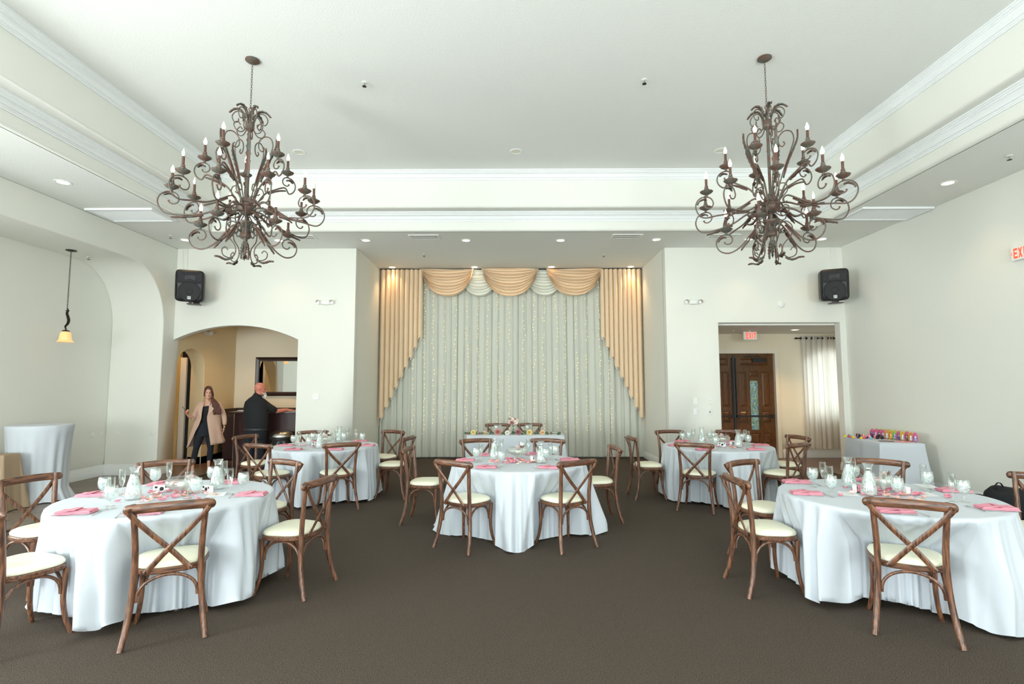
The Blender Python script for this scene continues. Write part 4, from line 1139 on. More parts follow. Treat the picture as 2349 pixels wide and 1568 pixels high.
# door frame and white door glimpsed in the passage
struct('door_3', MB().box(-7.42, -7.29, 11.87, 11.92, 0, 2.3), M['trim'], smooth=False)
struct('trim_5', MB().box(-7.54, -7.42, 11.85, 11.93, 0, 2.4), M['yellowtrim'], smooth=False)

# ================================================================ CROSS-BACK CHAIR
def chair_proto():
    t = thing('cross_back_chair', 'x', 'chair', (0, 0, 0))
    def outline(k, z, n=40, dy=0.0):
        row = []
        for i in range(n):
            a = 2 * PI * i / n; c, s = math.cos(a), math.sin(a)
            q = 1 / (abs(c) ** 3.2 + abs(s) ** 3.2) ** (1 / 3.2)
            x = .218 * c * q; y = .20 * s * q
            x *= (1 + .10 * y / .20)          # wider at the front (+y)
            row.append((x * k, y * k + dy, z))
        return row
    MB().grid([outline(.80, .428), outline(.97, .428), outline(1.0, .436), outline(1.0, .456), outline(.97, .463), outline(.80, .463)], True, True).build('seat_frame', M['woodx'], t, angle=35)
    MB().grid([outline(.93, .463), outline(.965, .468), outline(.97, .480), outline(.93, .494), outline(.82, .505), outline(.60, .512), outline(.30, .515), outline(.02, .516)], True, True).build('seat', M['cushion'], t, angle=60)
    # rear legs run up into the back posts
    l0 = None
    for s in (-1, 1):
        P = catmull([(s * .232, -.262, .0), (s * .214, -.222, .12), (s * .196, -.196, .27), (s * .187, -.190, .42), (s * .186, -.194, .56), (s * .194, -.210, .72), (s * .208, -.232, .895)], 5)
        n = len(P); MB().tube(P, [.0180 + .0025 * math.sin(PI * i / (n - 1)) for i in range(n)], 10).build('leg', M['wood'], t)
    for s in (-1, 1):
        P = catmull([(s * .218, .200, .0), (s * .196, .172, .10), (s * .184, .158, .22), (s * .184, .160, .34), (s * .187, .164, .432)], 5)
        n = len(P); MB().tube(P, [.0145 + .0045 * i / (n - 1) for i in range(n)], 10).build('leg', M['wood'], t)
    # top rail: bowed back, rounded ends
    rows = []; n = 40
    for i in range(n + 1):
        u = math.sin(PI / 2 * (-1 + 2 * i / n))
        x = .262 * u; y = -.258 + .030 * u * u + .0 ; zc_ = .872 - .010 * u * u
        d_ = (1 - abs(u)) * .262; kk = math.sqrt(max(0, 1 - (1 - min(1, d_ / .028)) ** 2)); kk = max(kk, .04)
        row = []
        for j in range(14):
            a = 2 * PI * j / 14; c, s = math.cos(a), math.sin(a)
            q = 1 / (abs(c) ** 2.6 + abs(s) ** 2.6) ** (1 / 2.6)
            row.append((x, y + .0175 * c * q * kk, zc_ + .031 * s * q * kk))
        rows.append(row)
    MB().grid(rows, True, True).build('top_rail', M['woodx'], t)
    # X brace: two flat bent strips behind the posts
    for s in (-1, 1):
        off_ = -.004 if s > 0 else .004
        P = catmull([(s * .232, -.270, .872), (s * .212, -.258, .83), (s * .11, -.240 + off_, .71), (0, -.226 + off_ * 1.4, .595), (-s * .075, -.216 + off_, .51), (-s * .128, -.212, .447)], 6)
        b_ = MB().tube(P, .0172, 8, .36, up=(0, 1, .15)).build('cross_brace', M['wood'], t)
        for p in ((s * .222, -.282, .86), (-s * .124, -.222, .455), (0, -.236, .595))[:3 if s > 0 else 2]:
            MB().ell(p, .005, .004, .005, 8, 5).build('bolt', M['bronze'], b_)
    # bentwood arches under the seat, on all four sides
    def arch(a, b):
        a, b = Vector(a), Vector(b); d = b - a; out = []
        for i in range(19):
            th = PI * i / 18; u = .5 - .5 * math.cos(th)
            out.append(a + d * u + Vector((0, 0, 1)) * (.152 * math.sin(th) ** .8 if 0 < i < 18 else 0))
        return out
    for a, b in (((-.172, -.192, .268), (.172, -.192, .268)), ((-.162, .156, .268), (.162, .156, .268)), ((-.180, -.172, .268), (-.180, .140, .268)), ((.180, -.172, .268), (.180, .140, .268))):
        MB().tube(arch(a, b), .0105, 8).build('arch_brace', M['wood'], t)
    return t
chair = Proto(chair_proto())
CH = {   # table: list of (key, x, y, facing deg, label)
 'T1': [('A', -2.37, 3.80, 117, 'at the front of the near left table'), ('B', -1.83, 4.55, 168, 'on the right of the near left table'),
        ('C', -2.48, 5.38, -120, 'behind the near left table on its right'), ('D', -3.44, 5.36, -56, 'behind the near left table on its left'),
        ('E', -3.90, 4.54, -16, 'left of the near left table, by the brown cloth'), ('F', -3.27, 3.64, 69, 'cut by the left edge of the picture')],
 'T3': [('FL', -.49, 5.72, 55, 'at the front left of the central round table'), ('FR', .52, 5.74, 123, 'at the front right of the central round table'),
        ('L', -1.08, 6.72, -5, 'at the left side of the central round table, seen side-on'), ('R', 1.03, 6.80, -174, 'at the right side of the central round table, seen side-on'),
        ('BL', -.46, 7.55, -70, 'behind the central round table on the left'), ('BR', .41, 7.55, -109, 'behind the central round table on the right')],
 'T5': [('L', -.33, 10.70, -90, 'left of the pair behind the flower-decked head table'), ('R', .32, 10.72, -90, 'right of the pair behind the flower-decked head table')],
 'T2': [('a', -3.98, 8.37, -18, 'in front of the man, back left table'), ('b', -3.31, 7.38, 68, 'at the front left of the back left table'),
        ('c', -2.43, 7.46, 121, 'at the front of the back left table, its back to us'), ('d', -3.36, 9.03, -68, 'behind the back left table, against the white wall'),
        ('e', -1.83, 8.23, 172, 'on the right of the back left table'), ('f', -2.20, 9.10, -118, 'at the back right of the back left table')],
 'T4': [('left', 2.00, 8.13, 4, 'on the left of the back right table, seen side-on'), ('bl', 2.68, 9.01, -84, 'behind the back right table under the switch plates'),
        ('back', 3.54, 9.02, -130, 'behind the back right table before the oak doors'), ('front', 2.50, 7.38, 60, 'at the front of the back right table, its back to us'),
        ('rb', 4.07, 8.16, -168, 'on the far right of the back right table'), ('rf', 3.62, 7.35, 122, 'at the front right of the back right table')],
 'T6': [('front', 2.72, 3.83, 63, 'at the front of the near right table'), ('lf', 2.08, 4.54, 1, 'on the left of the near right table'),
        ('lb', 2.44, 5.31, -60, 'behind the near right table on its left'), ('back', 3.59, 5.38, -128, 'behind the near right table, before the egg table'),
        ('rb', 4.27, 4.50, -155, 'on the right of the near right table, before the backpack'), ('rf', 3.85, 3.98, 140, 'cut by the right edge of the picture')]}
CHAIRLIST = {}
for tk, lst in CH.items():
    for key, x, y, a, lb in lst:
        chair.put((x, y, 0), R(a - 90), 'dark cross-back wooden chair ' + lb, {'T1': 'chairs around the near left table', 'T3': 'chairs around the central table', 'T5': 'chairs behind the head table',
                  'T2': 'chairs around the back left table', 'T4': 'chairs around the back right table', 'T6': 'chairs around the near right table'}[tk])
        CHAIRLIST.setdefault(tk, []).append((x, y, R(a)))

# ================================================================ TABLES AND CLOTHS
TB = {'T1': (-2.80, 4.42, 'near left'), 'T6': (3.0, 4.41, 'near right'), 'T3': (.06, 6.37, 'central'), 'T2': (-2.84, 8.11, 'back left'), 'T4': (3.015, 8.035, 'back right')}
def table_proto():
    t = thing('round_table', 'x', 'table', (0, 0, 0), 0, 'round banquet tables')
    MB().lathe([(.001, .738), (.738, .738), (.742, .742), (.742, .757), (.738, .761), (.001, .761)], 64).build('tabletop', M['darkwood'], t)
    l0 = None
    for sx, sy in ((.27, -.33), (-.27, -.33), (.27, .33), (-.27, .33)):
        mb = MB().tube([(sx, sy, .03), (sx, sy * .96, .74)], .014, 10); mb.lathe([(.001, 0), (.024, 0), (.026, .012), (.018, .035), (.001, .035)], 12, (sx, sy, 0))
        mb.build('leg', M['steel'], t)
    return t
tabp = Proto(table_proto())
def cloth(key, tx, ty, label, zhem, flare, seed, R0=.772, nf=27, amp=.045, lift=0.0):
    r = random.Random(seed); nth = 540; zt = .768
    harm = [(nf + r.randint(-7, 7), r.uniform(.4, 1.0), r.uniform(0, 6.28)) for _ in range(5)] + [(7, .5, r.uniform(0, 6.28)), (11, .6, r.uniform(0, 6.28))]
    tot = sum(h[1] for h in harm)
    def fold(th):
        v = sum(a * (math.sin(k * th + p + .6 * math.sin(3 * th + p)) + .3 * math.sin(2 * (k * th + p + .6 * math.sin(3 * th + p)) + 1)) for k, a, p in harm) / tot * 2.3
        return max(-1.2, min(1.3, v))
    chs = CHAIRLIST.get(key, [])
    def lim(th):
        """largest radius in this direction that stays clear of the chairs' seats and legs"""
        c, s = math.cos(th), math.sin(th); best = 9
        for (cx, cy, a) in chs:
            dx, dy = math.cos(a), math.sin(a)
            rr = 1.2
            while rr > .34:
                px, py = tx + rr * c - cx, ty + rr * s - cy
                ly = px * dx + py * dy; lx = -px * dy + py * dx
                if not (abs(lx) < .245 and -.32 < ly < .212): rr -= .01; continue
                break
            if rr > .34:
                # inside the footprint at rr: step in until clear
                while rr > .34:
                    px, py = tx + rr * c - cx, ty + rr * s - cy
                    ly = px * dx + py * dy; lx = -px * dy + py * dx
                    if not (abs(lx) < .245 and -.32 < ly < .212): break
                    rr -= .01
                best = min(best, rr)
        return best
    L_ = [lim(2 * PI * i / nth) for i in range(nth)]
    L_ = [min(L_[(i + d) % nth] for d in range(-2, 3)) for i in range(nth)]
    L_ = [min(x, 1.3) for x in L_]
    L_ = [min(x, R0 + (.22 if key == 'T3' else .12)) for x in L_]
    for _ in range(3): L_ = [min(L_[i], sum(L_[(i + d) % nth] for d in range(-14, 15)) / 29 + .012) for i in range(nth)]
    rows = []
    for rr in (.001, .2, .4, .6, .72, R0 - .02): rows.append([(rr * math.cos(2 * PI * i / nth), rr * math.sin(2 * PI * i / nth), zt) for i in range(nth)])
    rows.append([((R0 - .006) * math.cos(2 * PI * i / nth), (R0 - .006) * math.sin(2 * PI * i / nth), zt - .002) for i in range(nth)])
    zs = [zt - .010, zt - .03, zt - .07, .66, .61, .56, .51, .46, .40, .34, .28, .22, .16, .11, .06, 0]
    F_ = [fold(2 * PI * i / nth) for i in range(nth)]
    for z in zs:
        row = []
        for i in range(nth):
            th = 2 * PI * i / nth; s_ = min(1, (zt - z) / zt)
            zb = zhem + lift * math.sin(3 * th + seed) + .018 * F_[i] 
            zz = zb if z == 0 else max(z, zb)
            fl_ = flare if not callable(flare) else flare(th)
            rr = R0 + .004 + fl_ * s_ ** 1.25 + amp * F_[i] * s_ ** .65
            w_ = min(1, max(0, (.735 - zz) / .24))
            m_ = L_[i] + .046 * (F_[i] - .6) * s_
            if rr > m_: rr = rr * (1 - w_) + m_ * w_
            tw = th + .02 * s_ * math.cos(9 * th + seed)
            row.append((rr * math.cos(tw), rr * math.sin(tw), zz))
        rows.append(row)
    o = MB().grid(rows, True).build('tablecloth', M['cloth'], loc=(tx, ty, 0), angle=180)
    return tag(o, label, 'tablecloth', 'white round tablecloths')
for k, (x, y, nm) in TB.items():
    tabp.put((x, y, 0), R({'T1': 4, 'T6': -10, 'T3': 20, 'T2': 8, 'T4': 30}[k]) if k != 'T6' else R(172), 'round folding banquet table hidden under the %s white cloth' % nm, 'round banquet tables')
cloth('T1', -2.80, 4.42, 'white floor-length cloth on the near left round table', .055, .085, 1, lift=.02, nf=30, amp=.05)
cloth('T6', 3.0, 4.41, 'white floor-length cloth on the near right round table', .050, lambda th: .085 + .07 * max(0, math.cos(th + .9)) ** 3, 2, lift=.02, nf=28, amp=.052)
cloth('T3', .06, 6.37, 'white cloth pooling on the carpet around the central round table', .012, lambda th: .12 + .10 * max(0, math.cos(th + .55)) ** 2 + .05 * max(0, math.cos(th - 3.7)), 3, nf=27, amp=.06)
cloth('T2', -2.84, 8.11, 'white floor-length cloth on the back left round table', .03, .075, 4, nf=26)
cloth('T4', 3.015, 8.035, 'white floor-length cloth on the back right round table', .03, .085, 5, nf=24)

def rect_cloth(name, cx, cy, w, d, h, rotz, m, label, seed, flare=.06, hem=.01, rnd_=.015, cat='tablecloth', nf=3.0):
    """cloth over a rectangular table: top plus four draped sides with soft corner folds"""
    r = random.Random(seed); pts = []
    per = 2 * (w + d); n = 260; rows = []
    def peri(s, g):      # point on a rectangle grown by g with rounded corners
        W, D, q = w / 2, d / 2, .02 + g
        L1, L2 = 2 * (W - .02), 2 * (D - .02)
        segs = [('b', L1), ('c', 0), ('r', L2), ('t', L1), ('l', L2)]
        arc = PI / 2 * .06
        tot = 2 * L1 + 2 * L2 + 4 * arc; u = s * tot
        for i, (L, ax, ay, dx, dy) in enumerate(((L1, -W + .02, -D, 1, 0), (L2, W, -D + .02, 0, 1), (L1, W - .02, D, -1, 0), (L2, -W, D - .02, 0, -1))):
            nx, ny = (dy, -dx)
            if u < L: return (ax + dx * u + nx * g, ay + dy * u + ny * g, 0)
            u -= L
            if u < arc:
                a = u / arc * PI / 2; ccx, ccy = ax + dx * L - nx * .02, ay + dy * L - ny * .02
                ca, sa = math.cos(a), math.sin(a)
                return (ccx + (nx * ca + dx * sa) * q, ccy + (ny * ca + dy * sa) * q, math.sin(2 * a))
            u -= arc
        return (-W, -D, 0)
    ph = [r.uniform(0, 6.28) for _ in range(4)]
    def wv(s): return (math.sin(2 * PI * nf * 4 * s + ph[0]) + .6 * math.sin(2 * PI * nf * 7 * s + ph[1]) + .4 * math.sin(2 * PI * nf * 11 * s + ph[2])) / 2
    rows.append([(0 + .001 * math.cos(2 * PI * i / n), .001 * math.sin(2 * PI * i / n), h) for i in range(n)])
    rows.append([(peri(i / n, -.012)[0], peri(i / n, -.012)[1], h) for i in range(n)])
    rows.append([(peri(i / n, -.003)[0], peri(i / n, -.003)[1], h - .002) for i in range(n)])
    for k in range(0, 12):
        t = k / 11; z = h - .010 - (h - .010 - hem) * t; row = []
        for i in range(n):
            s = i / n; c = peri(s, 0)[2]
            g = .002 + flare * t ** 1.2 * (1 + .9 * c) + .018 * wv(s) * t
            p = peri(s, max(g, .001)); row.append((p[0], p[1], z))
        rows.append(row)
    o = MB().grid(rows, True).build(name, m, loc=(cx, cy, 0), rotz=rotz, angle=180)
    return tag(o, label, cat)
def rect_table(cx, cy, w, d, h, rotz, label):
    t = thing('folding_table', label, 'table', (cx, cy, 0), rotz)
    MB().box(-w / 2 + .01, w / 2 - .01, -d / 2 + .01, d / 2 - .01, h - .035, h - .008).build('tabletop', M['darkwood'], t, smooth=False)
    for sx in (-1, 1):
        for sy in (-1, 1): MB().tube([(sx * (w / 2 - .08), sy * (d / 2 - .08), 0), (sx * (w / 2 - .08), sy * (d / 2 - .08), h - .035)], .014, 8).build('leg', M['steel'], t)
rect_table(.03, 10.03, 1.74, .64, .77, 0, 'folding table hidden under the head table cloth')
rect_cloth('tablecloth', .03, 10.03, 1.76, .66, .772, 0, M['cloth'], 'white cloth on the rectangular head table before the drape', 8, flare=.075, nf=1.6)
ET = (5.985, 8.79, .62, 1.06)
rect_table(ET[0], ET[1], ET[2], ET[3], .77, R(-7), 'folding table hidden under the egg display cloth')
rect_cloth('tablecloth', ET[0], ET[1], ET[2] + .02, ET[3] + .02, .772, R(-7), M['cloth'], 'white cloth on the small table of plastic eggs by the right wall', 9, flare=.06, nf=1.3)
BT = (-7.12, 7.33, .60, .24)
rect_table(BT[0], BT[1], BT[2], BT[3], .74, R(0), 'folding table hidden under the brown cloth at the left edge')
rect_cloth('tablecloth', BT[0], BT[1], BT[2] + .02, BT[3] + .02, .745, 0, M['browncloth'], 'taupe brown cloth on a table at the left edge of the picture', 10, flare=.08, nf=1.2)
# highboy
t = thing('cocktail_table', 'tall round cocktail table hidden under a white cloth in the niche', 'table', (-7.0, 7.95, 0))
MB().lathe([(.001, 1.06), (.38, 1.06), (.385, 1.07), (.385, 1.085), (.001, 1.09)], 40).build('tabletop', M['darkwood'], t)
MB().lathe([(.001, .03), (.03, .03), (.03, 1.06), (.001, 1.06)], 16).build('pole', M['steel'], t)
MB().lathe([(.001, 0), (.28, 0), (.28, .012), (.05, .03), (.001, .03)], 32).build('base', M['steel'], t)
r = random.Random(5); rows = []; nth = 240; zt = 1.096
hm = [(13, 1, 1.0), (19, .8, 2.3), (8, .6, 4.0)]
for rr in (.001, .2, .375, .392): rows.append([(rr * math.cos(2 * PI * i / nth), rr * math.sin(2 * PI * i / nth), zt - (.003 if rr > .38 else 0)) for i in range(nth)])
for k in range(14):
    t_ = k / 13; z = zt - .012 - (zt - .025) * t_; row = []
    for i in range(nth):
        th = 2 * PI * i / nth; fo = sum(a * math.sin(n_ * th + p) for n_, a, p in hm) / 2.4
        rr = .396 - .045 * math.sin(PI * min(1, t_ * 1.0)) * .6 + .03 * fo * t_ ** .8 + (.10 * max(0, t_ - .85) / .15) * (.5 + .5 * fo) - .035 * t_
        row.append((rr * math.cos(th), rr * math.sin(th), z))
    rows.append(row)
o = MB().grid(rows, True).build('tablecloth', M['cloth'], loc=(-7.0, 7.95, 0), angle=180); tag(o, 'white cloth on the tall cocktail table in the niche, at the left edge', 'tablecloth')

# ================================================================ TABLE SETTINGS
ZT = .769
def goblet_proto():
    t = thing('water_goblet', 'x', 'goblet')
    MB().lathe([(.001, .001), (.034, .001), (.036, .004), (.022, .008), (.008, .014), (.006, .022), (.011, .030), (.006, .038), (.006, .050), (.014, .058), (.034, .075), (.044, .098), (.046, .120), (.043, .145), (.0395, .166),
                (.0380, .166), (.0415, .145), (.0445, .120), (.0425, .099), (.033, .078), (.012, .062), (.001, .060)], 24).build('glass', M['glass'], t, angle=60)
    MB().lathe([(.001, .0635), (.012, .0640), (.032, .080), (.0410, .100), (.0430, .120), (.0405, .140), (.030, .144), (.020, .139), (.010, .146), (.001, .141)], 20).build('ice_water', M['icewater'], t, angle=60)
    return t
def flute_proto():
    t = thing('champagne_flute', 'x', 'flute')
    MB().lathe([(.001, .001), (.030, .001), (.032, .004), (.016, .008), (.006, .014), (.0045, .030), (.008, .040), (.0045, .050), (.005, .066), (.012, .078), (.020, .100), (.0245, .135), (.0255, .170), (.0240, .212),
                (.0228, .212), (.0243, .170), (.0232, .135), (.0187, .101), (.010, .081), (.001, .076)], 22).build('glass', M['glass'], t, angle=60)
    return t
def carafe_proto():
    t = thing('water_carafe', 'x', 'carafe')
    MB().lathe([(.001, .001), (.052, .001), (.058, .008), (.060, .030), (.056, .070), (.044, .125), (.031, .170), (.026, .195), (.028, .220), (.040, .250), (.0415, .253), (.0395, .253), (.0265, .221), (.0245, .195), (.0295, .169),
                (.0425, .124), (.0545, .069), (.0585, .030), (.056, .010), (.001, .006)], 28).build('glass', M['glass'], t, angle=60)
    MB().lathe([(.001, .008), (.054, .012), (.0565, .030), (.0530, .069), (.0410, .123), (.0285, .165), (.022, .178), (.012, .170), (.001, .180)], 24).build('ice_water', M['icewater'], t, angle=60)
    return t
def napkin_proto():
    t = thing('folded_napkin', 'x', 'napkin')
    mb = MB(); 
    for k in range(4):
        z = .004 + k * .0055; w, d = .112 - .003 * k, .056 - .001 * k
        rows = []
        for j in range(9):
            v = -1 + 2 * j / 8; rows.append([( (-1 + 2 * i / 12) * w + .002 * math.sin(k * 3 + j), v * d, z + .004 * math.cos(i * .7 + k) * (k == 3) + .0015 * math.sin(i * 1.3 + j)) for i in range(13)])
        mb.grid(rows); mb.grid([[(p[0], p[1], p[2] + .0042) for p in r] for r in rows])
        for row in ([rows[0], rows[-1]]): mb.grid([row, [(p[0], p[1], p[2] + .0042) for p in row]])
        for c in (0, 12): mb.grid([[r[c] for r in rows], [(r[c][0], r[c][1], r[c][2] + .0042) for r in rows]])
        P = [(w, v * d * .98, z) for v in (-1, -.3, .3, 1)]
        if k % 2 == 0: mb.tube([(w, -d, z + .004), (w, d, z + .004)], .0045, 8)
    mb.build('napkin_fold', M['pink'], t, angle=50)
    band = MB(); band.grid([[(-.018 + .036 * i / 4, -.060 + .120 * j / 8, .0275 + .002 * math.sin(PI * j / 8)) for i in range(5)] for j in range(9)])
    band.grid([[(-.018 + .036 * i / 4, -.060 + .120 * j / 8, .0300 + .002 * math.sin(PI * j / 8)) for i in range(5)] for j in range(9)])
    band.build('napkin_tuck', M['pink'], t, angle=50)
    return t
def fork_proto():
    t = thing('fork', 'x', 'fork')
    P = [(-.09, 0, .003), (-.05, 0, .004), (0, 0, .006), (.035, 0, .007)]
    MB().tube(P, [.0055, .004, .0028, .003], 8, .45, up=(0, 0, 1)).build('handle', M['silver'], t)
    mb = MB().grid([[(x, y * w, .006 + .004 * ((x - .055) / .03) ** 2 + o) for y in (-1, -.5, 0, .5, 1)] for o in (0,) for x, w in ((.033, .003), (.042, .009), (.052, .011), (.060, .011))])
    mb.grid([[(x, y * w, .0075 + .004 * ((x - .055) / .03) ** 2) for y in (-1, -.5, 0, .5, 1)] for x, w in ((.033, .003), (.042, .009), (.052, .011), (.060, .011))])
    for k in range(4): y = -.0095 + .0063 * k; mb.tube([(.058, y, .007), (.075, y, .009), (.095, y * .95, .006)], [.0016, .0015, .0008], 6)
    mb.build('tines', M['silver'], t)
    return t
def knife_proto():
    t = thing('table_knife', 'x', 'knife')
    MB().tube([(-.11, 0, .004), (-.06, 0, .004), (-.01, 0, .004)], [.007, .006, .0045], 8, .5, up=(0, 0, 1)).build('handle', M['silver'], t)
    MB().prism([(-.01, -.005), (.09, -.008), (.112, -.002), (.115, .005), (-.01, .005)], 'z', .0025, .0045).build('blade', M['silver'], t, smooth=False)
    return t
gob, flu, car, nap, frk, knf = Proto(goblet_proto()), Proto(flute_proto()), Proto(carafe_proto()), Proto(napkin_proto()), Proto(fork_proto()), Proto(knife_proto())

SET = {
 'T1': dict(nap=[(-.62, 0.0, 4), (-.27, -.60, 10), (.66, .01, 6), (.21, .57, -6), (-.38, .49, 12), (.22, -.61, 14)], gob=[(-.47, -.09), (-.13, -.47), (-.35, .34), (.53, .13), (.09, .45), (.30, -.15)],
            flu=[(-.41, .02), (-.20, -.38), (-.27, .40), (.46, .05), (.21, -.11), (.17, .50)], car=[(-.20, -.14), (.23, .28)], bowl=(.07, .05), cam=[(-.16, .14, 20), (.24, .12, -30)], card=[(.36, .04, 20)], pet=(0.0, -.02), n=62),
 'T6': dict(nap=[(-.43, .55, -10), (-.62, .04, -14), (-.34, -.58, -12), (.66, .14, -8), (.44, -.50, -12), (.28, .62, 5)], gob=[(-.39, .35), (-.47, -.06), (.07, .50), (.45, .14), (.41, -.27), (-.02, -.17)],
            flu=[(-.28, .38), (-.36, .14), (.34, -.25), (-.09, -.12), (.48, .22), (.01, .42)], car=[(-.13, .0), (-.07, .36)], bowl=(.07, .14), cam=[(-.16, .14, 60), (.20, .06, 80)], card=[(-.27, .05, -20), (.34, .03, -8), (.62, .38, -12)], pet=(.03, .04), n=62),
 'T3': dict(nap=[(-.64, .06, 0), (-.36, -.50, -4), (-.42, .54, 10), (.20, .63, 14), (.60, .09, 2), (.31, -.52, -10)], gob=[(-.50, -.08), (-.20, -.40), (.44, .13), (.31, -.17), (.05, .61), (-.30, .50)],
            flu=[(-.45, -.02), (-.26, -.34), (.38, .17), (.22, -.27), (.12, .53), (-.22, .56)], car=[(-.30, .16), (.25, -.14)], bowl=(-.02, .25), cam=[(.15, .03, 90)], card=[(-.30, .0, 0)], pet=(-.03, 0.0), n=66),
 'T2': dict(nap=[(-.56, -.06, 3), (-.24, -.57, 3), (.34, -.57, 5), (.65, -.06, -4), (.37, .56, 8), (-.36, .54, 0)], gob=[(-.42, -.13), (-.04, -.53), (.50, .22), (.20, .26), (-.28, .26), (-.05, .36)],
            flu=[(-.37, -.04), (-.10, -.44), (.36, .35), (.17, .53), (.08, .29), (-.18, .42)], car=[(.04, -.34), (.06, .47)], bowl=(-.04, .12), cam=[(-.12, -.05, 30)], card=[], pet=(-.02, -.06), n=28),
 'T4': dict(nap=[(-.35, .53, 15), (-.62, -.05, 6), (-.40, -.58, 0), (.31, -.57, -3), (.62, -.04, 4), (.34, .50, -10)], gob=[(-.28, .43), (-.18, -.43), (.39, -.17), (.44, .15), (.04, .41), (-.40, .36)],
            flu=[(-.18, .50), (.02, .20), (.53, .26), (.47, .02), (-.34, -.38), (-.46, .15)], car=[(-.12, .30), (.21, -.25)], bowl=(.10, .10), cam=[(.0, -.17, 5), (.23, .0, 40)], card=[], pet=(.04, -.12), n=28)}
PLACE = {'T1': ['front', 'right', 'back right', 'back', 'left', 'front left'], 'T3': ['front left', 'front right', 'left', 'right', 'back left', 'back right'],
         'T2': ['far left', 'front left', 'front right', 'back', 'right', 'back right'], 'T4': ['left', 'back left', 'back', 'front', 'far right', 'front right'],
         'T6': ['front', 'left', 'back left', 'back', 'right', 'front right']}
def assign(tk, pts):
    """give every item the place (chair) it belongs to, each place once"""
    tx, ty, _ = TB[tk]; cand = []
    for i, p in enumerate(pts):
        for j, (cx, cy, a) in enumerate(CHAIRLIST[tk]): cand.append((math.hypot(tx + p[0] - cx, ty + p[1] - cy), i, j))
    cand.sort(); res = {}; used = set()
    for d, i, j in cand:
        if i in res or j in used: continue
        res[i] = j; used.add(j)
    return res
def card(loc, rotz, label, tent=False):
    t = thing('menu_card', label, 'card', loc, rotz, None)
    MB().box(-.065, .065, -.09, .09, .0, .0012).build('sheet', M['paper'], t, smooth=False)
    m = MB()
    for k in range(9): m.box(-.045, .045 - .01 * (k % 3), .068 - .016 * k, .071 - .016 * k, .0012, .0015)
    m.build('print', M['steel'], t, smooth=False)
def camera_toy(loc, rotz, label):
    t = thing('disposable_camera', label, 'camera', loc, rotz, 'disposable cameras on the tables')
    b = MB().box(-.058, .058, -.015, .015, 0, .058).build('body', M['paper'], t, smooth=False); bev(b, .004)
    MB().lathe([(.001, .008), (.010, .008), (.015, .004), (.016, 0), (.001, 0)], 18).xf(Matrix.Translation((.004, -.0152, .030)) @ Matrix.Rotation(R(90), 4, 'X')).build('lens', M['black'], t)
    MB().box(-.046, -.026, -.0175, -.015, .036, .052).box(.028, .044, -.0175, -.015, .036, .052).box(-.05, -.02, -.0165, -.015, .006, .018).build('window', M['black'], t, smooth=False)
def petal_mesh(seed):
    r = random.Random(seed); rows = []
    for j in range(6):
        v = j / 5; w = math.sin(PI * (v * .85 + .1)) * .022
        rows.append([((-1 + 2 * i / 5) * w, -.022 + .044 * v, .002 + .012 * (v - .5) ** 2 * 4 * .5 + .010 * ((-1 + 2 * i / 5) ** 2) * r.uniform(.7, 1.1)) for i in range(6)])
    mb = MB().grid(rows); mb.grid([[(p[0], p[1], p[2] + .0009) for p in q] for q in rows]); return mb
petals = [petal_mesh(k).build('rose_petal', M[('pet1', 'pet2', 'pet3', 'pet1')[k]], None, angle=180) for k in range(4)]
pet_used = [False] * 4
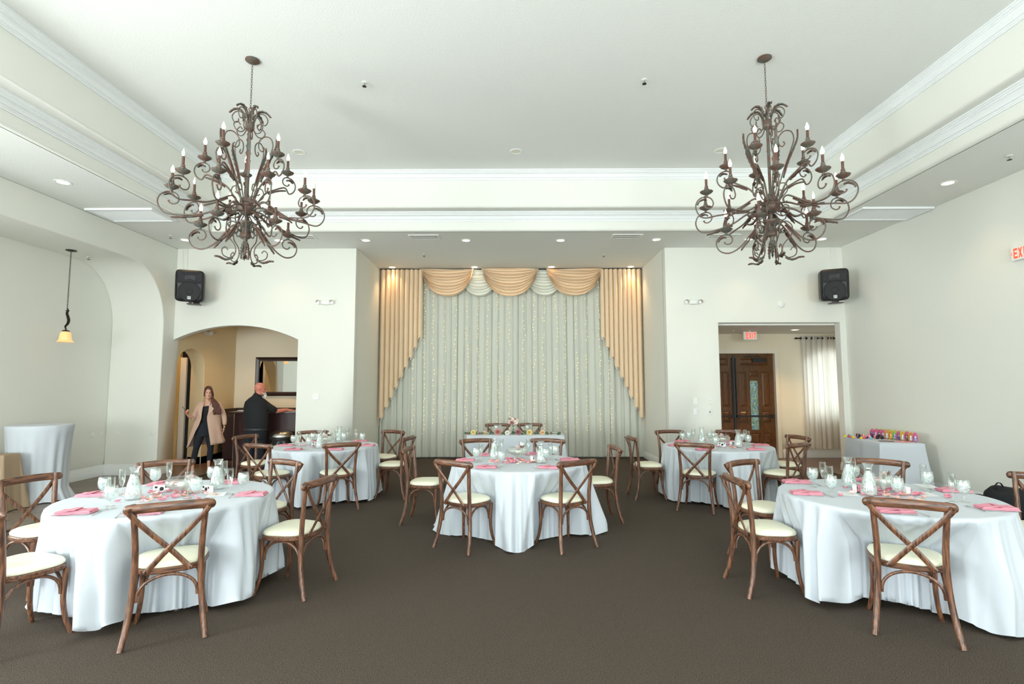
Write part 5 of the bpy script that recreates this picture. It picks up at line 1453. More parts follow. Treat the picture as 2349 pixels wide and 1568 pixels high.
for tk, S in SET.items():
    tx, ty, nm = TB[tk]
    for (key, proto, noun, grp) in (('gob', gob, 'ice water goblet', 'water goblets on the %s table'), ('flu', flu, 'empty champagne flute', 'champagne flutes on the %s table')):
        pl = assign(tk, S[key])
        for i, p in enumerate(S[key]):
            proto.put((tx + p[0], ty + p[1], ZT), rnd.uniform(0, 6), 'stemmed %s on the %s round table, before its %s chair' % (noun, nm, PLACE[tk][pl[i]]), grp % nm)
    pl = assign(tk, S['nap'])
    for i, p in enumerate(S['nap']):
        w = PLACE[tk][pl[i]]
        nap.put((tx + p[0], ty + p[1], ZT), R(p[2]), 'folded pink napkin on the %s round table, before its %s chair' % (nm, w), 'pink napkins on the %s table' % nm)
        a = R(p[2]); ux, uy = math.cos(a), math.sin(a); s_ = 1 if p[0] > 0 else -1
        knf.put((tx + p[0] - uy * -.072 * 1, ty + p[1] + ux * -.072, ZT), a + (PI if s_ < 0 else 0), 'steel knife beside the napkin of the %s chair, %s round table' % (w, nm), 'knives on the %s table' % nm)
        frk.put((tx + p[0] - ux * .145 * s_, ty + p[1] - uy * .145 * s_ - .02, ZT), R(100 + p[2]), 'steel fork beside the napkin of the %s chair, %s round table' % (w, nm), 'forks on the %s table' % nm)
    for i, p in enumerate(S['car']):
        car.put((tx + p[0], ty + p[1], ZT), rnd.uniform(0, 6), 'glass carafe of ice water on the %s round table, %s of its two' % (nm, 'left' if p[0] == min(q[0] for q in S['car']) else 'right'), 'water carafes')
    for i, p in enumerate(S['cam']):
        camera_toy((tx + p[0], ty + p[1], ZT + .002), R(p[2]), 'white and black disposable camera %son the %s round table' % ('' if len(S['cam']) == 1 else ('left of the bowl ', 'right of the bowl ')[i], nm))
    for i, p in enumerate(S['card']):
        card((tx + p[0], ty + p[1], ZT + .001), R(p[2]), 'white printed card on the %s round table, %s' % (nm, ('beside the carafe', 'right of the bowl', 'near the back edge')[i]))
    # centre bowl with a floating candle
    bx, by = tx + S['bowl'][0], ty + S['bowl'][1]
    t = thing('glass_bowl', 'wide clear glass bowl at the centre of the %s round table' % nm, 'bowl', (bx, by, ZT), 0, 'centrepiece bowls')
    MB().lathe([(.001, .001), (.055, .001), (.060, .006), (.030, .012), (.014, .020), (.020, .032), (.070, .048), (.115, .070), (.132, .095), (.126, .120), (.108, .137), (.100, .140),
                (.098, .138), (.106, .134), (.123, .118), (.128, .095), (.112, .073), (.068, .052), (.020, .038), (.001, .036)], 40).build('glass', M['glass'], t, angle=60)
    MB().lathe([(.001, .040), (.066, .056), (.108, .076), (.118, .084), (.001, .084)], 32).build('water', M['glass'], t, angle=60)
    o = MB().lathe([(.001, .0), (.028, .0), (.040, .012), (.042, .026), (.036, .030), (.001, .028)], 24).build('floating_candle', M['candle'], loc=(bx + .02, by - .03, ZT + .072))
    tag(o, 'white floating candle in the glass bowl of the %s round table' % nm, 'candle', 'floating candles')
    # sea shell and dried seed pod resting at the bowl
    sh = MB(); rows = []
    for k in range(9):
        v = k / 8; rows.append([((.036 * math.sin(PI * (.15 + .75 * v))) * math.cos(a * PI / 10) * (1 + .05 * math.cos(10 * a * PI / 10)), (.020 * math.sin(PI * (.15 + .75 * v))) * math.sin(a * PI / 10), .07 * v) for a in range(20)])
    sh.grid(rows, True, True)
    sx = bx + (.06 if tk in ('T1',) else .0)
    o = sh.build('sea_shell', M['shell'], loc=(sx - .01, by + .0, ZT + .105)); o.rotation_euler = (R(20), R(30), .4)
    tag(o, 'small taupe sea shell leaning in the bowl of the %s round table' % nm, 'shell', 'sea shells in the bowls')
    pd = MB()
    for k in range(9):
        a = k * 2.4; pd.tube([(0, 0, 0), (.018 * math.cos(a), .018 * math.sin(a), .014), (.034 * math.cos(a), .034 * math.sin(a), .030 + .008 * (k % 3))], [.003, .007, .001], 6)
    o = pd.build('seed_pod', M['pod'], loc=(bx + .055, by + .02, ZT + .125)); tag(o, 'brown dried seed pod in the bowl of the %s round table' % nm, 'seed pod', 'seed pods in the bowls')
    r = random.Random(hash(tk) % 97 if 0 else len(tk) + int(tx * 10) + 50)
    for k in range(S['n']):
        a = r.uniform(0, 2 * PI); d = r.gauss(.18, .07) if r.random() < .8 else r.uniform(.02, .3)
        q = r.randrange(4)
        if not pet_used[q]: o = petals[q]; pet_used[q] = True
        else: o = petals[q].copy(); COL.objects.link(o)
        o.location = (tx + S['pet'][0] + d * math.cos(a) * 1.25, ty + S['pet'][1] + d * math.sin(a) * .95, ZT + r.uniform(.001, .006)); o.rotation_euler = (r.uniform(-.25, .25), r.uniform(-.25, .25), r.uniform(0, 6.28)); o.scale = [r.uniform(.8, 1.25)] * 3
        tag(o, 'loose %s rose petal scattered at the middle of the %s round table' % (('pink', 'coral', 'pale', 'pink')[q], nm), 'petal', 'rose petals on the %s table' % nm)

# head table: garland, bouquet, place settings
def rose(mb, c, s, layers=4, seed=0):
    r = random.Random(seed)
    for L in range(layers):
        n = 3 + L * 2; rad = s * (.28 + .72 * L / (layers - 1)); h = s * (1.15 - .55 * L / (layers - 1)); tilt = .25 + .55 * L / (layers - 1)
        for k in range(n):
            a0 = 2 * PI * k / n + L * .7 + r.uniform(-.15, .15); hw = PI / n * 1.25; rows = []
            for j in range(5):
                v = j / 4; rr = rad * (.35 + .65 * v ** .7) * (1 + .12 * (v == 1)); zz = h * (v ** 1.1) * (1 - tilt * .35 * v) - .02 * s * (v == 1)
                rows.append([(c[0] + rr * math.cos(a0 + hw * u * (.8 + .2 * v)), c[1] - (zz) * .75 + rr * .35 * math.sin(a0 + hw * u), c[2] + rr * math.sin(a0 + hw * u) * .9 + zz * .35 - (.06 * s * abs(u) if v == 1 else 0)) for u in (-1, -.5, 0, .5, 1)])
            mb.grid(rows)
    return mb
t = thing('flower_garland', 'flower garland of roses and leaves lying along the front of the head table', 'garland', (0, 0, 0))
gz = .775
P = catmull([(-.86, 9.85, gz + .015), (-.6, 9.80, gz + .02), (-.3, 9.77, gz + .02), (0, 9.77, gz + .02), (.3, 9.78, gz + .02), (.6, 9.82, gz + .02), (.84, 9.85, gz + .015)], 6)
MB().tube(P, .005, 6).build('vine', M['stemv'], t)
for x, y, m, s in ((-.74, 9.80, 'yellowrose', .050), (-.53, 9.80, 'peach', .038), (-.29, 9.76, 'dusty', .066), (-.12, 9.74, 'whiterose', .048), (.08, 9.74, 'mauve', .062), (.28, 9.74, 'yellowrose', .056),
                   (.52, 9.79, 'peach', .048), (.68, 9.83, 'mauve', .026), (-.86, 9.86, 'mauve', .026), (-.63, 9.84, 'mauve', .026), (.82, 9.86, 'mauve', .026)):
    o = rose(MB(), (x, y + .02, gz + s * .72), s * .84, seed=int(x * 100)).build('rose', M[m], t, angle=180)
    o['label'] = {'yellowrose': 'pale yellow rose', 'peach': 'small peach rose', 'dusty': 'large dusty pink flower', 'whiterose': 'white rose', 'mauve': 'mauve flower'}[m]
r = random.Random(4)
lv0 = None
for x in (-.88, -.83, -.66, -.60, -.44, -.22, -.19, -.03, 0, .17, .20, .40, .44, .61, .63, .78, .80, -.40):
    if lv0 is None:
        rows = [[((-1 + 2 * i / 4) * .026 * math.sin(PI * (.06 + .9 * v)), .0 + .004 * (i - 2) ** 2 * .3, -.0 + .075 * v) for i in range(5)] for v in [k / 7 for k in range(8)]]
        lv0 = o = thick(MB().grid(rows).build('leaf', M['leafg'], t, angle=180), .0012)
    else: o = lv0.copy(); COL.objects.link(o); o.parent = t
    o.location = (x, 9.76 + r.uniform(-.005, .04), gz + .006); o.rotation_euler = (r.uniform(-.2, .3), r.uniform(-1.2, 1.2), r.uniform(-.6, .6)); o.scale = [r.uniform(.7, 1.0)] * 3
t = thing('bouquet_vase', 'clear bud vase holding a blush and mauve bouquet at the centre of the head table', 'vase', (-.01, 9.86, ZT + .003))
MB().lathe([(.001, .001), (.030, .001), (.034, .01), (.030, .05), (.026, .11), (.033, .155), (.031, .155), (.024, .11), (.028, .05), (.031, .012), (.001, .006)], 22).build('glass', M['glass'], t, angle=60)
st = MB()
for k in range(6): a = k * 1.05; st.tube([(.010 * math.cos(a), .010 * math.sin(a), .01), (-.008 * math.cos(a), -.008 * math.sin(a), .10), (.03 * math.cos(a), .03 * math.sin(a), .19)], .0028, 5)
st.build('stems', M['stemv'], t)
for k in range(9):
    a = k * 2.4; rr = .062 * (k / 8) ** .5
    rose(MB(), (rr * math.cos(a), rr * .7 * math.sin(a), .225 + .028 * math.sin(a) + .01), .036, 3, seed=k).build('blossom', M[('blush', 'whiterose', 'blush', 'mauve')[k % 4]], t, angle=180)
lf = MB()
for k in range(5): lf.tube([(.0, 0, .17), (.03 * math.cos(k * 1.3), .02, .18), (.085 * math.cos(k * 1.3), .0, .17 + .02 * math.sin(k))], [.003, .010, .002], 6, .4)
lf.build('leaves', M['leafg'], t)
sp = MB()
for k in range(7): sp.tube([(-.02, 0, .24), (-.055 + .01 * math.cos(k), .0, .28 + .01 * math.sin(k * 2)), (-.09 + .03 * math.cos(k * .9), .01 * math.sin(k), .29 + .03 * math.sin(k * .9))], [.002, .004, .001], 5)
sp.build('dried_sprig', M['pod'], t)
for x, lb in ((-.33, 'left'), (.25, 'right')):
    gob.put((x, 10.05, ZT + .003), 0, 'stemmed ice water goblet at the %s seat of the head table' % lb, 'water goblets on the head table')
    flu.put((x + .07, 10.10, ZT + .003), 0, 'stemmed empty champagne flute at the %s seat of the head table' % lb, 'champagne flutes on the head table')
nap.put((.42, 10.08, ZT + .003), R(10), 'folded pink napkin on the head table before the right seat', 'pink napkins on the head table')

# ================================================================ DISPLAY OF PLASTIC EGGS
EZ = ZT + .003
def egg_box(x, y, col, toy, rotz, label, group, h=.148):
    t = thing('plastic_egg', label, 'plastic egg', (x, y, EZ), rotz, group)
    n, m = 20, 14
    def prof(v): a = PI * v; return (.0372 * math.sin(a) * (1 - .12 * math.cos(a) * -1), h / 2 - h / 2 * math.cos(a))
    def half(b0, b1, sc):
        rows = []
        for k in range(m + 1):
            rr, z = prof(max(.004, min(.996, k / m))); rows.append([(rr * sc * math.cos(b0 + (b1 - b0) * i / n), rr * sc * 1.05 * math.sin(b0 + (b1 - b0) * i / n), z * (1 if sc == 1 else .99) + .001) for i in range(n + 1)])
        return rows
    sh = MB().grid(half(0, PI, 1)); sh.grid(half(0, PI, .94)); sh.tube([(p[0], 0, p[2]) for p in [q[0] for q in half(0, PI, .99)]], .004, 6).tube([(p[0], 0, p[2]) for p in [q[-1] for q in half(0, PI, .99)]], .004, 6)
    sh.build('shell', M[col], t, angle=180)
    MB().grid(half(-PI, 0, .97)).build('clear_front', M['glass'], t, angle=180)
    ty_ = MB(); ty_.ell((0, -.006, .040), .026, .023, .028, 12, 8).ell((.0, -.010, .080), .019, .018, .022, 12, 8)
    ty_.build('toy', M[toy], t)
    return t
egpro = {}
def put_egg(x, y, col, toy, rz, label, group):
    k = (col, toy)
    if k not in egpro: egpro[k] = egg_box(x, y, col, toy, rz, label, group); return
    dup(egpro[k], (x, y, EZ), rz, label, None, group)
cn = {'tpink': 'pink', 'tyellow': 'yellow', 'tgreen': 'lime green', 'torange': 'orange'}
cols = ['tpink', 'tpink', 'tpink', 'tpink', 'torange', 'torange', 'tgreen', 'tpink', 'tyellow', 'tpink', 'torange', 'tpink']
toys = ['tpurple', 'tlav', 'black', 'tlav', 'twhite', 'torange', 'tlav', 'tpurple', 'twhite', 'tbrown', 'twhite', 'tlav']
ords = ['farthest', 'second farthest', 'third farthest', 'fourth farthest', 'fifth farthest', 'sixth farthest', 'sixth nearest', 'fifth nearest', 'fourth nearest', 'third nearest', 'second nearest', 'nearest']
for i in range(12):
    f = i / 11; put_egg(6.09 + .13 * f, 9.19 - .80 * f, cols[i], toys[i], R(-40), 'clear-fronted %s plastic egg, %s in the front row on the egg table' % (cn[cols[i]], ords[i]), 'front row of plastic eggs')
cols2 = ['tgreen', 'tgreen', 'tyellow', 'tgreen', 'tyellow', 'torange', 'tyellow', 'tgreen', 'tpink']
for i in range(9):
    f = i / 8; put_egg(6.21 + .07 * f, 9.24 - .60 * f, cols2[i], ('black', 'tlav', 'twhite')[i % 3], R(-40), 'clear-fronted %s plastic egg in the back row, place %s from the far end' % (cn[cols2[i]], ('one', 'two', 'three', 'four', 'five', 'six', 'seven', 'eight', 'nine')[i]), 'back row of plastic eggs')
for i, (x, y, c) in enumerate(((5.87, 9.25, 'tpink'), (5.90, 9.14, 'black'), (5.95, 9.09, 'tsalmon'), (5.93, 9.02, 'tsalmon'), (6.00, 8.98, 'tsalmon'), (5.99, 8.92, 'black'), (6.02, 8.86, 'black'), (5.86, 9.19, 'black'))):
    t = thing('small_egg', 'small pink and black plastic egg on the egg table, %s from the far end' % ('second', 'fourth', 'fifth', 'sixth', 'seventh', 'eighth', 'nearest', 'third')[i], 'small egg', (x, y, EZ), i * .5, 'small pink and black eggs')
    for s, mm in ((0, c), (1, 'black' if c != 'black' else 'tsalmon')):
        rows = []
        for k in range(9):
            a = PI * k / 8; rr = max(.0005, .026 * math.sin(a)); rows.append([(rr * math.cos(PI * j / 10 + PI * s), rr * math.sin(PI * j / 10 + PI * s), .032 - .032 * math.cos(a)) for j in range(11)])
        MB().grid(rows).grid([[(0, 0, q[0][2]), q[0]] for q in rows]).build('half_shell', M[mm], t, angle=60)
for i, (x, y, c) in enumerate(((5.64, 9.22, 'tyellow'), (5.72, 9.25, 'tpurple'), (5.78, 9.27, 'tblue'), (5.68, 9.14, 'tred'), (5.68, 9.05, 'tyellow'), (5.72, 9.00, 'tpurple'), (5.72, 8.92, 'tyellow'), (5.80, 8.97, 'tred'), (5.85, 8.98, 'tpurple'), (5.84, 8.86, 'tblue'))):
    nmx = {'tyellow': 'yellow', 'tpurple': 'purple', 'tblue': 'sky blue', 'tred': 'red'}[c]
    t = thing('toy_duck', 'small %s toy duck on the far end of the egg table, %s' % (nmx, ('at the corner', 'behind the corner', 'at the back', 'second in line', 'third in line', 'fourth in line', 'fifth in line', 'behind the line', 'nearest the pink eggs', 'alone in front')[i]), 'toy duck', (x, y, EZ), i * .8, 'small toy ducks')
    MB().ell((0, 0, .014), .026, .018, .014, 14, 8).ell((-.022, 0, .020), .009, .008, .006, 10, 6).build('body', M[c], t)
    MB().ell((.016, 0, .034), .012, .011, .012, 12, 8).build('head', M[c], t)
    MB().ell((.030, 0, .032), .007, .006, .003, 8, 5).build('beak', M['torange'], t)
for i in range(10):
    f = i / 9; c = 'tbrown' if i < 5 else 'tsalmon'
    o = MB().prism([(-.05, -.022), (.05, -.022), (.055, -.015), (.055, .015), (.05, .022), (-.05, .022), (-.055, .015), (-.055, -.015)], 'z', 0, .006).build('bookmark_packet', M[c], loc=(5.80 + .32 * f, 8.56 - .17 * f, EZ + .002 + .0015 * (i % 3)), rotz=R(35 + 8 * math.sin(i * 2)), smooth=False)
    o.rotation_euler.x = R(5)
    tag(o, '%s flat packet fanned along the front of the egg table, %s from the left' % ('dark brown' if i < 5 else 'salmon red', ('first', 'second', 'third', 'fourth', 'fifth', 'sixth', 'seventh', 'eighth', 'ninth', 'tenth')[i]), 'packet', 'flat packets on the egg table')

# ================================================================ BACKPACK BY THE RIGHT WALL
t = thing('backpack', 'bulging black backpack lying on the floor against the right wall', 'backpack', (6.12, 6.62, 0), R(-12))
rows = []
for k in range(17):
    v = -1 + 2 * k / 16; w = (1 - abs(v) ** 3.2) ** .42 if abs(v) < 1 else .03; w = max(w, .03)
    x = v * .36; h = .20 * (1.0 - .22 * v)
    rows.append([(x, .19 * w * math.cos(a * PI / 12) * (1 + .05 * math.sin(5 * v + a)), h + h * w * math.copysign(abs(math.sin(a * PI / 12)) ** .8, math.sin(a * PI / 12)) * .99 + .006 * math.sin(8 * v + a * 1.3)) for a in range(24)])
MB().grid(rows, True, True).build('body', M['blackfab'], t)
pk = MB(); rows = []
for k in range(11):
    v = -1 + 2 * k / 10; w = max(.05, (1 - abs(v) ** 3) ** .5 if abs(v) < 1 else .05)
    rows.append([(.10 + v * .17, -.16 - .07 * w * math.cos(a * PI / 8 - PI / 2) * (1 if math.cos(a * PI / 8 - PI / 2) > 0 else .3), .16 + .12 * w * math.sin(a * PI / 8 - PI / 2)) for a in range(16)])
pk.grid(rows, True, True).build('front_pocket', M['navyfab'], t)
MB().tube(catmull([(-.02, -.02, .385), (.02, -.03, .43), (.08, -.03, .455), (.14, -.02, .43), (.17, 0, .36)], 5), .012, 8, .4).build('carry_handle', M['blackfab'], t)
MB().tube(catmull([(-.34, -.06, .25), (-.27, -.05, .44), (-.22, -.05, .47), (-.17, -.03, .40)], 5), .013, 8, .4).tube(catmull([(-.36, -.02, .30), (-.50, -.06, .32), (-.58, -.08, .20), (-.60, -.1, .03)], 5), .022, 8, .35).build('shoulder_strap', M['blackfab'], t)
MB().box(.24, .29, -.175, -.170, .27, .285).build('brand_tab', M['torange'], t, smooth=False)['label'] = 'small orange tab'

# ================================================================ PEOPLE
def body(name, mb, m, parent, vox=.008, sm=2):
    o = mb.build(name, m, parent)
    r_ = o.modifiers.new('remesh', 'REMESH'); r_.mode = 'VOXEL'; r_.voxel_size = vox; r_.use_smooth_shade = True
    s_ = o.modifiers.new('relax', 'SMOOTH'); s_.factor = .5; s_.iterations = sm
    return o
def limb(mb, pts, rad, n=12, flat=1.0, up=None):
    P = catmull(pts, 5); k = len(pts) - 1; rr = []
    for i in range(len(P)):
        u = i / (len(P) - 1) * k; j = min(int(u), k - 1); rr.append(rad[j] + (rad[j + 1] - rad[j]) * (u - j))
    mb.tube(P, rr, n, flat, up); mb.ell(tuple(P[0]), rr[0], rr[0] * flat, rr[0], 10, 6); mb.ell(tuple(P[-1]), rr[-1], rr[-1] * flat, rr[-1], 10, 6)
    return mb
def loft(mb, secs, n=24):
    """secs: (cx, cy, z, rx, ry)"""
    rows = [[(cx + rx * math.cos(2 * PI * j / n), cy + ry * math.sin(2 * PI * j / n), z) for j in range(n)] for cx, cy, z, rx, ry in secs]
    return mb.grid(rows, True, True)
def hand(mb, wrist, dirv, palmn, curl, side, s=1.0, spread=.12):
    """palm plus five fingers; dirv points to the fingertips, palmn out of the palm, side = +1/-1 puts the thumb"""
    w = Vector(wrist); d = Vector(dirv).normalized(); pn = Vector(palmn); pn = (pn - d * pn.dot(d)).normalized(); sd = d.cross(pn) * side
    pts = [w, w + d * .045 * s, w + d * .085 * s]
    for k in (-1, -.33, .33, 1): mb.tube([w + sd * .010 * k * s, w + d * .04 * s + sd * .022 * k * s, w + d * .088 * s + sd * .028 * k * s], [.016 * s, .0165 * s, .012 * s], 8)
    for k, ln in ((-1, .062), (-.33, .078), (.33, .084), (1, .074)):
        b0 = w + d * .085 * s + sd * .028 * k * s; q = [b0]; a = 0; cur = b0
        for j, f in enumerate((.42, .33, .25)):
            a += curl * (.8 + .2 * j); dd = (d * math.cos(a) + pn * math.sin(a) + sd * spread * k * .5).normalized(); cur = cur + dd * ln * f * s; q.append(cur)
        mb.tube(q, [.0100 * s, .0092 * s, .0085 * s, .0068 * s], 8); mb.ell(tuple(q[-1]), .0068 * s, .0068 * s, .0068 * s, 8, 5)
    b0 = w + d * .022 * s + sd * .022 * s
    q = [b0, b0 + (d * .7 + sd * .7 + pn * .3) * .030 * s, b0 + (d * .7 + sd * .7 + pn * .3) * .030 * s + (d * .9 + sd * .25 + pn * .4) * .028 * s, b0 + (d * .7 + sd * .7 + pn * .3) * .030 * s + (d * .9 + sd * .25 + pn * .4) * .048 * s]
    mb.tube(q, [.013 * s, .012 * s, .010 * s, .008 * s], 8); mb.ell(tuple(q[-1]), .008 * s, .008 * s, .008 * s, 8, 5)
    return mb
def head(mb, c, s=1.0, yaw_=0.0, fem=False):
    """face looks along local -y, then turned by yaw"""
    h = MB()
    h.ell((0, .010, .035), .074, .092, .088, 20, 14)                      # cranium
    rows = []
    for z, rx, ry, cy in ((-.112, .020, .018, -.040), (-.104, .036, .038, -.032), (-.085, .050, .058, -.018), (-.055, .060, .074, -.006), (-.02, .067, .084, 0), (.02, .070, .088, .004), (.06, .066, .084, .006)):
        rows.append([(rx * math.cos(2 * PI * j / 20), cy + ry * math.sin(2 * PI * j / 20), z) for j in range(20)])
    h.grid(rows, True, True)
    h.tube([(0, -.080, .012), (0, -.096, -.014), (0, -.104, -.032), (0, -.090, -.042)], [.008, .010, .013, .009], 10)   # nose
    h.ell((-.010, -.094, -.036), .008, .008, .006, 8, 5).ell((.010, -.094, -.036), .008, .008, .006, 8, 5)
    h.tube([(-.045, -.070, .020), (-.02, -.086, .026), (0, -.086, .020), (.02, -.086, .026), (.045, -.070, .020)], [.008, .010, .008, .010, .008], 8)      # brow
    h.ell((-.036, -.062, -.025), .018, .018, .018).ell((.036, -.062, -.025), .018, .018, .018)    # cheeks
    h.ell((0, -.070, -.092), .018, .016, .014)       # chin
    for sx in (-1, 1): h.tube([(sx * .074, .012, .018), (sx * .086, .020, .012), (sx * .084, .018, -.014), (sx * .074, .008, -.026)], [.008, .012, .010, .006], 8, .6)
    mt = Matrix.Translation(c) @ Matrix.Rotation(yaw_, 4, 'Z') @ Matrix.Scale(s, 4)
    mb.merge(h.xf(mt)); return mt

# the woman in the arch
wt = thing('person', 'long-haired woman in open blush coat over black clothes, holding a lighter', 'person', (-5.955, 10.42, 0), R(26)); wt.scale = (.90, 1, 1)
b = MB()
hm = head(b, (.012, -.02, 1.525), .98, R(6), True)
limb(b, [(.005, .02, 1.45), (.0, .02, 1.37), (.01, .02, 1.30)], [.052, .050, .075])
loft(b, [(.03, .02, 1.02, .10, .08), (.03, .02, 1.15, .13, .10), (.045, .02, 1.27, .16, .10), (.045, .02, 1.335, .145, .085), (.03, .02, 1.37, .07, .06)])
limb(b, [(-.115, .02, 1.31), (-.20, .0, 1.19), (-.245, -.03, 1.06)], [.050, .042, .036])
limb(b, [(-.245, -.03, 1.06), (-.29, -.11, 1.075), (-.335, -.17, 1.115)], [.036, .032, .022])
hand(b, (-.335, -.17, 1.115), (-.25, -.35, .55), (.55, -.2, .2), .75, 1, .92)
limb(b, [(.205, .02, 1.31), (.275, .03, 1.19), (.325, .02, 1.07)], [.050, .042, .036])
limb(b, [(.325, .02, 1.07), (.345, -.02, .97), (.345, -.05, .885)], [.036, .030, .022])
hand(b, (.345, -.05, .885), (-.12, -.12, -1), (-1, -.1, 0), .22, -1, .92)
limb(b, [(-.225, -.02, .24), (-.222, -.02, .14), (-.215, -.03, .05)], [.036, .032, .034]); limb(b, [(.08, -.06, .22), (.08, -.06, .12), (.083, -.07, .05)], [.036, .032, .034])
body('body', b, M['skin_w'], wt, .0065, 2)
def P_(mt, p): return tuple(mt @ Vector(p))
eo = MB()
for sx in (-1, 1): eo.ell(P_(hm, (sx * .028, -.079, .004)), .010, .006, .006, 10, 6)
eo.build('eyes', M['eye'], wt)
MB().ell(P_(hm, (0, -.084, -.062)), .021, .007, .007, 12, 6).build('lips', M['lip'], wt)
eb = MB()
for sx in (-1, 1): eb.tube([P_(hm, (sx * .014, -.092, .020)), P_(hm, (sx * .030, -.088, .028)), P_(hm, (sx * .048, -.074, .020))], .0035, 6)
eb.build('eyebrows', M['hair'], wt)
hr = MB()
hr.ell(P_(hm, (0, .032, .060)), .083, .096, .088, 24, 14)
hr.ell(P_(hm, (0, .050, -.01)), .072, .066, .080, 20, 12)
hr.tube([P_(hm, (-.020, -.058, .112)), P_(hm, (.024, -.070, .096)), P_(hm, (.062, -.056, .055)), P_(hm, (.080, -.035, -.005)), P_(hm, (.088, -.010, -.055)), P_(hm, (.085, .0, -.10))], [.016, .018, .022, .022, .020, .018], 10)
hr.tube([P_(hm, (-.015, -.058, .112)), P_(hm, (-.048, -.054, .090)), P_(hm, (-.072, -.034, .045)), P_(hm, (-.080, -.018, -.005)), P_(hm, (-.070, .02, -.06))], [.016, .018, .018, .014, .012], 10)
r = random.Random(2)
for k in range(34):
    a = r.uniform(0, 6.28); d = r.uniform(0, .062)
    x0, z0_ = .075, 1.44
    hr.tube(catmull([(x0, -.03, z0_), (.115 + d * math.cos(a) * .6, -.07 + d * .4 * math.sin(a), 1.385 + .015 * math.sin(a)), (.16 + d * math.cos(a), -.10 + d * .4 * math.sin(a), 1.30), (.185 + 1.2 * d * math.cos(a), -.11 + d * .4 * math.sin(a), 1.21), (.205 + 1.2 * d * math.cos(a + .6), -.11, 1.15 - .05 * r.random())], 3), [.016 + .006 * math.sin(j * 1.7 + k) for j in range(13)][:12] + [.004], 6)
body('hair', hr, M['hair'], wt, .008, 1)
tp = MB(); loft(tp, [(.0, .02, .86, .155, .115), (.01, .015, .97, .125, .095), (.025, .01, 1.08, .135, .105), (.04, .0, 1.20, .155, .120), (.045, .012, 1.27, .14, .105), (.045, .03, 1.31, .11, .08)])
body('black_top', tp, M['blackfab'], wt, .01)
pn = MB(); loft(pn, [(-.02, .02, .70, .17, .12), (-.02, .02, .80, .180, .13), (-.01, .02, .90, .160, .12), (0, .02, .96, .14, .105)])
limb(pn, [(-.105, .02, .78), (-.145, .0, .60), (-.172, -.01, .47), (-.20, .01, .33), (-.222, .0, .19)], [.098, .080, .060, .058, .038])
limb(pn, [(.07, .02, .78), (.085, -.01, .60), (.098, -.03, .46), (.09, -.03, .32), (.080, -.05, .12)], [.098, .080, .060, .058, .037])
body('black_leggings', pn, M['navyfab'], wt, .01)
for x, y, z0_, a in ((-.213, -.03, 0, -8), (.085, -.07, 0, 4)):
    s_ = MB(); rows = []
    for v, rx, h, zb in ((-.085, .022, .055, .012), (-.06, .034, .075, .004), (-.02, .036, .085, .002), (.03, .040, .062, .0), (.08, .044, .046, .0), (.115, .036, .038, .004), (.135, .012, .02, .010)):
        rows.append([(rx * math.cos(2 * PI * j / 14), -v, zb + h / 2 + h / 2 * math.sin(2 * PI * j / 14)) for j in range(14)])
    s_.grid(rows, True, True).xf(Matrix.Translation((x, y, z0_)) @ Matrix.Rotation(R(a), 4, 'Z'))
    s_.build('sneaker', M['shoe'], wt)
# coat: open shell with lapels and sleeves
ct = MB(); rows = []
S_ = [(1.355, .040, .100, .085, -.062, .055), (1.33, .045, .185, .110, -.085, .070), (1.26, .045, .215, .128, -.095, .070), (1.16, .035, .215, .132, -.098, .045), (1.04, .020, .225, .135, -.095, .010),
      (.92, .015, .250, .145, -.130, .030), (.80, .012, .275, .158, -.185, .055), (.68, .010, .305, .172, -.245, .075), (.575, .010, .335, .188, -.300, .092), (.53, .010, .345, .190, -.325, .095)]
for z, cx, rx, ry, xl, xr in S_:
    # parametrise from the right front edge round the back to the left front edge
    def ang(x): u = max(-1, min(1, (x - cx) / rx)); return -math.acos(u)        # front half: negative angles
    a0, a1 = ang(xr), ang(xl) + 2 * PI
    row = []
    for j in range(41):
        a = a0 + (a1 - a0) * j / 40; back = 1 if math.sin(a) > 0 else 0
        zz = z + (.05 if z < .6 and False else 0)
        row.append((cx + rx * math.cos(a) + (.008 * math.sin(a * 9) if z < .9 else 0), .02 + ry * math.sin(a) + (.010 * math.sin(a * 7 + 1) if z < .9 else 0), zz + (.035 * math.cos(a) if z < .6 else 0) - (.02 if z < .6 and a > 4.2 else 0)))
    rows.append(row)
ct.grid(rows)
co = ct.build('coat', M['coat'], wt, angle=180); sd_ = co.modifiers.new('thick', 'SOLIDIFY'); sd_.thickness = .012; sd_.offset = 1
sl = MB(); limb(sl, [(-.115, .03, 1.305), (-.19, .01, 1.20), (-.245, -.02, 1.075), (-.262, -.055, 1.055)], [.064, .056, .050, .046]); limb(sl, [(.205, .03, 1.305), (.275, .035, 1.19), (.325, .025, 1.07), (.342, -.015, .965), (.345, -.035, .925)], [.060, .054, .050, .044, .039])
body('coat_sleeves', sl, M['coat'], wt, .009)
lp = MB()
for sgn, pts in ((1, [(.045, -.070, 1.37), (.060, -.118, 1.30), (.135, -.132, 1.235), (.105, -.138, 1.18), (.008, -.122, 1.06), (.035, -.118, 1.18)]), (-1, [(-.055, -.060, 1.37), (-.13, -.105, 1.30), (-.165, -.112, 1.20), (-.095, -.125, 1.03), (-.085, -.118, 1.18), (-.07, -.110, 1.28)])):
    lp.add(pts, [tuple(range(6))]); lp.add([(p[0], p[1] - .007, p[2]) for p in pts], [tuple(range(6))]); n = 6
    k = len(lp.v) - 12
    lp.f += [(k + i, k + (i + 1) % n, k + 6 + (i + 1) % n, k + 6 + i) for i in range(n)]
lp.build('lapels', M['coat'], wt, angle=30)
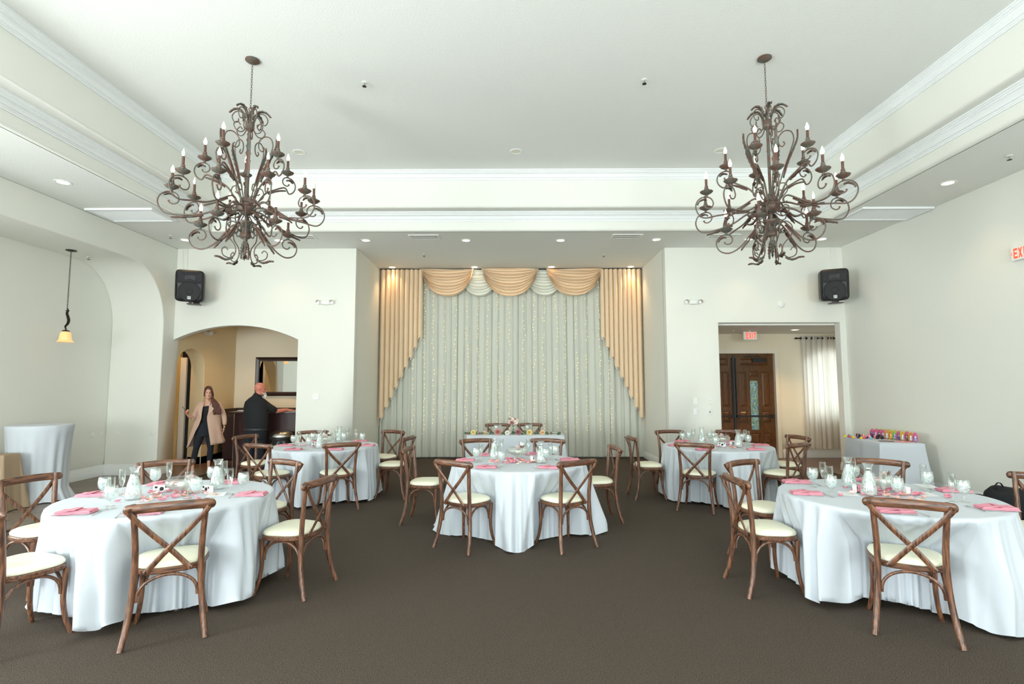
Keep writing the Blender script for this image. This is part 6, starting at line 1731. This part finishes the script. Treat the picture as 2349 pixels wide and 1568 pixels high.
MB().lathe([(.024, -.012), (.030, -.008), (.031, .008), (.025, .012)], 20).xf(Matrix.Translation((.345, -.045, .905)) @ Matrix.Rotation(R(8), 4, 'X')).build('bracelet', M['gold'], wt)
t = thing('lighter', 'long red and black gas lighter held up by the woman', 'lighter', (-5.955, 10.42, 0), R(26)); t.scale = (.90, 1, 1)
MB().tube([(-.338, -.222, 1.145), (-.352, -.228, 1.175), (-.368, -.232, 1.205)], [.012, .013, .010], 10).build('handle', M['red'], t)
MB().tube([(-.368, -.232, 1.205), (-.435, -.25, 1.285)], .0045, 8).build('barrel', M['black'], t)

# the man at the bar
mt_ = thing('person', 'bald bearded man in black polo shirt, hands on the bar, back turned', 'person', (-5.03, 10.66, 0))
b = MB()
YW_ = R(120)        # he looks to the right and a little away
hm = head(b, (-.035, .03, 1.60), 1.07, YW_)
limb(b, [(-.05, .02, 1.53), (-.075, .01, 1.46), (-.10, .0, 1.38)], [.066, .070, .085])
loft(b, [(-.11, .02, .95, .17, .14), (-.11, .02, 1.15, .18, .14), (-.12, .01, 1.30, .19, .13), (-.12, .01, 1.38, .15, .10)])
limb(b, [(.02, .10, 1.34), (.13, .16, 1.22), (.20, .22, 1.16), (.30, .34, 1.165), (.355, .42, 1.175)], [.058, .050, .044, .038, .027])
hand(b, (.355, .42, 1.175), (.75, .55, -.06), (0, 0, -1), .10, -1, 1.05)
limb(b, [(-.20, .16, 1.34), (-.16, .27, 1.20), (-.02, .36, 1.15), (.08, .44, 1.175)], [.055, .048, .042, .026])
hand(b, (.08, .44, 1.175), (.75, .35, -.05), (0, 0, -1), .10, 1, 1.0)
body('body', b, M['skin_m'], mt_, .0075, 2)
MB().ell(P_(hm, (-.028, -.078, .006)), .010, .006, .006, 10, 6).ell(P_(hm, (.028, -.078, .006)), .010, .006, .006, 10, 6).build('eyes', M['eye'], mt_)
bd = MB(); bd.ell(P_(hm, (0, -.074, -.092)), .032, .026, .030, 14, 10); bd.tube([P_(hm, (0, -.082, -.09)), P_(hm, (0, -.096, -.14)), P_(hm, (0, -.092, -.175))], [.030, .026, .010], 10)
bd.tube([P_(hm, (-.064, -.02, -.06)), P_(hm, (-.045, -.062, -.085)), P_(hm, (0, -.088, -.098)), P_(hm, (.045, -.062, -.085)), P_(hm, (.064, -.02, -.06))], [.008, .014, .020, .014, .008], 8)
bd.tube([P_(hm, (-.034, -.084, -.058)), P_(hm, (0, -.096, -.050)), P_(hm, (.034, -.084, -.058))], [.008, .011, .008], 8)
body('beard', bd, M['beard'], mt_, .007, 1)
sh = MB(); loft(sh, [(-.085, .02, .80, .215, .165), (-.085, .02, .83, .225, .175), (-.085, .02, .95, .232, .185), (-.095, .02, 1.10, .235, .180), (-.11, .015, 1.24, .228, .165), (-.115, .012, 1.35, .200, .135), (-.105, .01, 1.42, .14, .10), (-.09, .01, 1.46, .092, .088), (-.078, .012, 1.485, .082, .082)])
limb(sh, [(-.01, .07, 1.33), (.10, .13, 1.24), (.175, .19, 1.185)], [.092, .080, .072]); limb(sh, [(-.20, .14, 1.33), (-.18, .24, 1.22), (-.10, .30, 1.17)], [.088, .076, .068])
limb(sh, [(-.11, .01, 1.42), (-.075, .01, 1.475)], [.085, .080])
body('polo_shirt', sh, M['blackfab'], mt_, .01, 3)
pn = MB(); loft(pn, [(-.09, .02, .62, .19, .15), (-.09, .02, .74, .205, .16), (-.09, .02, .86, .20, .16)])
limb(pn, [(-.17, .0, .66), (-.19, -.01, .46), (-.195, .0, .28), (-.20, .01, .07)], [.118, .098, .085, .075]); limb(pn, [(-.01, .05, .66), (.0, .04, .46), (.0, .05, .28), (.0, .06, .07)], [.118, .098, .085, .075])
body('trousers', pn, M['navyfab'], mt_, .011, 2)
MB().lathe([(.214, -.018), (.222, -.016), (.222, .016), (.214, .018)], 36).xf(Matrix.Translation((-.088, .02, .815)) @ Matrix.Scale(.80, 4, (0, 1, 0))).build('belt', M['belt'], mt_)
for x, y, a in ((-.20, -.02, 78), (.01, .05, 60)):
    s_ = MB(); rows = []
    for v, rx, h, zb in ((-.10, .028, .07, .012), (-.06, .042, .09, .002), (0, .044, .085, .002), (.06, .048, .06, .002), (.12, .050, .05, .002), (.16, .034, .035, .006), (.175, .012, .018, .012)):
        rows.append([(rx * math.cos(2 * PI * j / 14), -v, zb + h / 2 + h / 2 * math.sin(2 * PI * j / 14)) for j in range(14)])
    s_.grid(rows, True, True).xf(Matrix.Translation((x, y, 0)) @ Matrix.Rotation(R(a), 4, 'Z')).build('shoe', M['belt'], mt_)
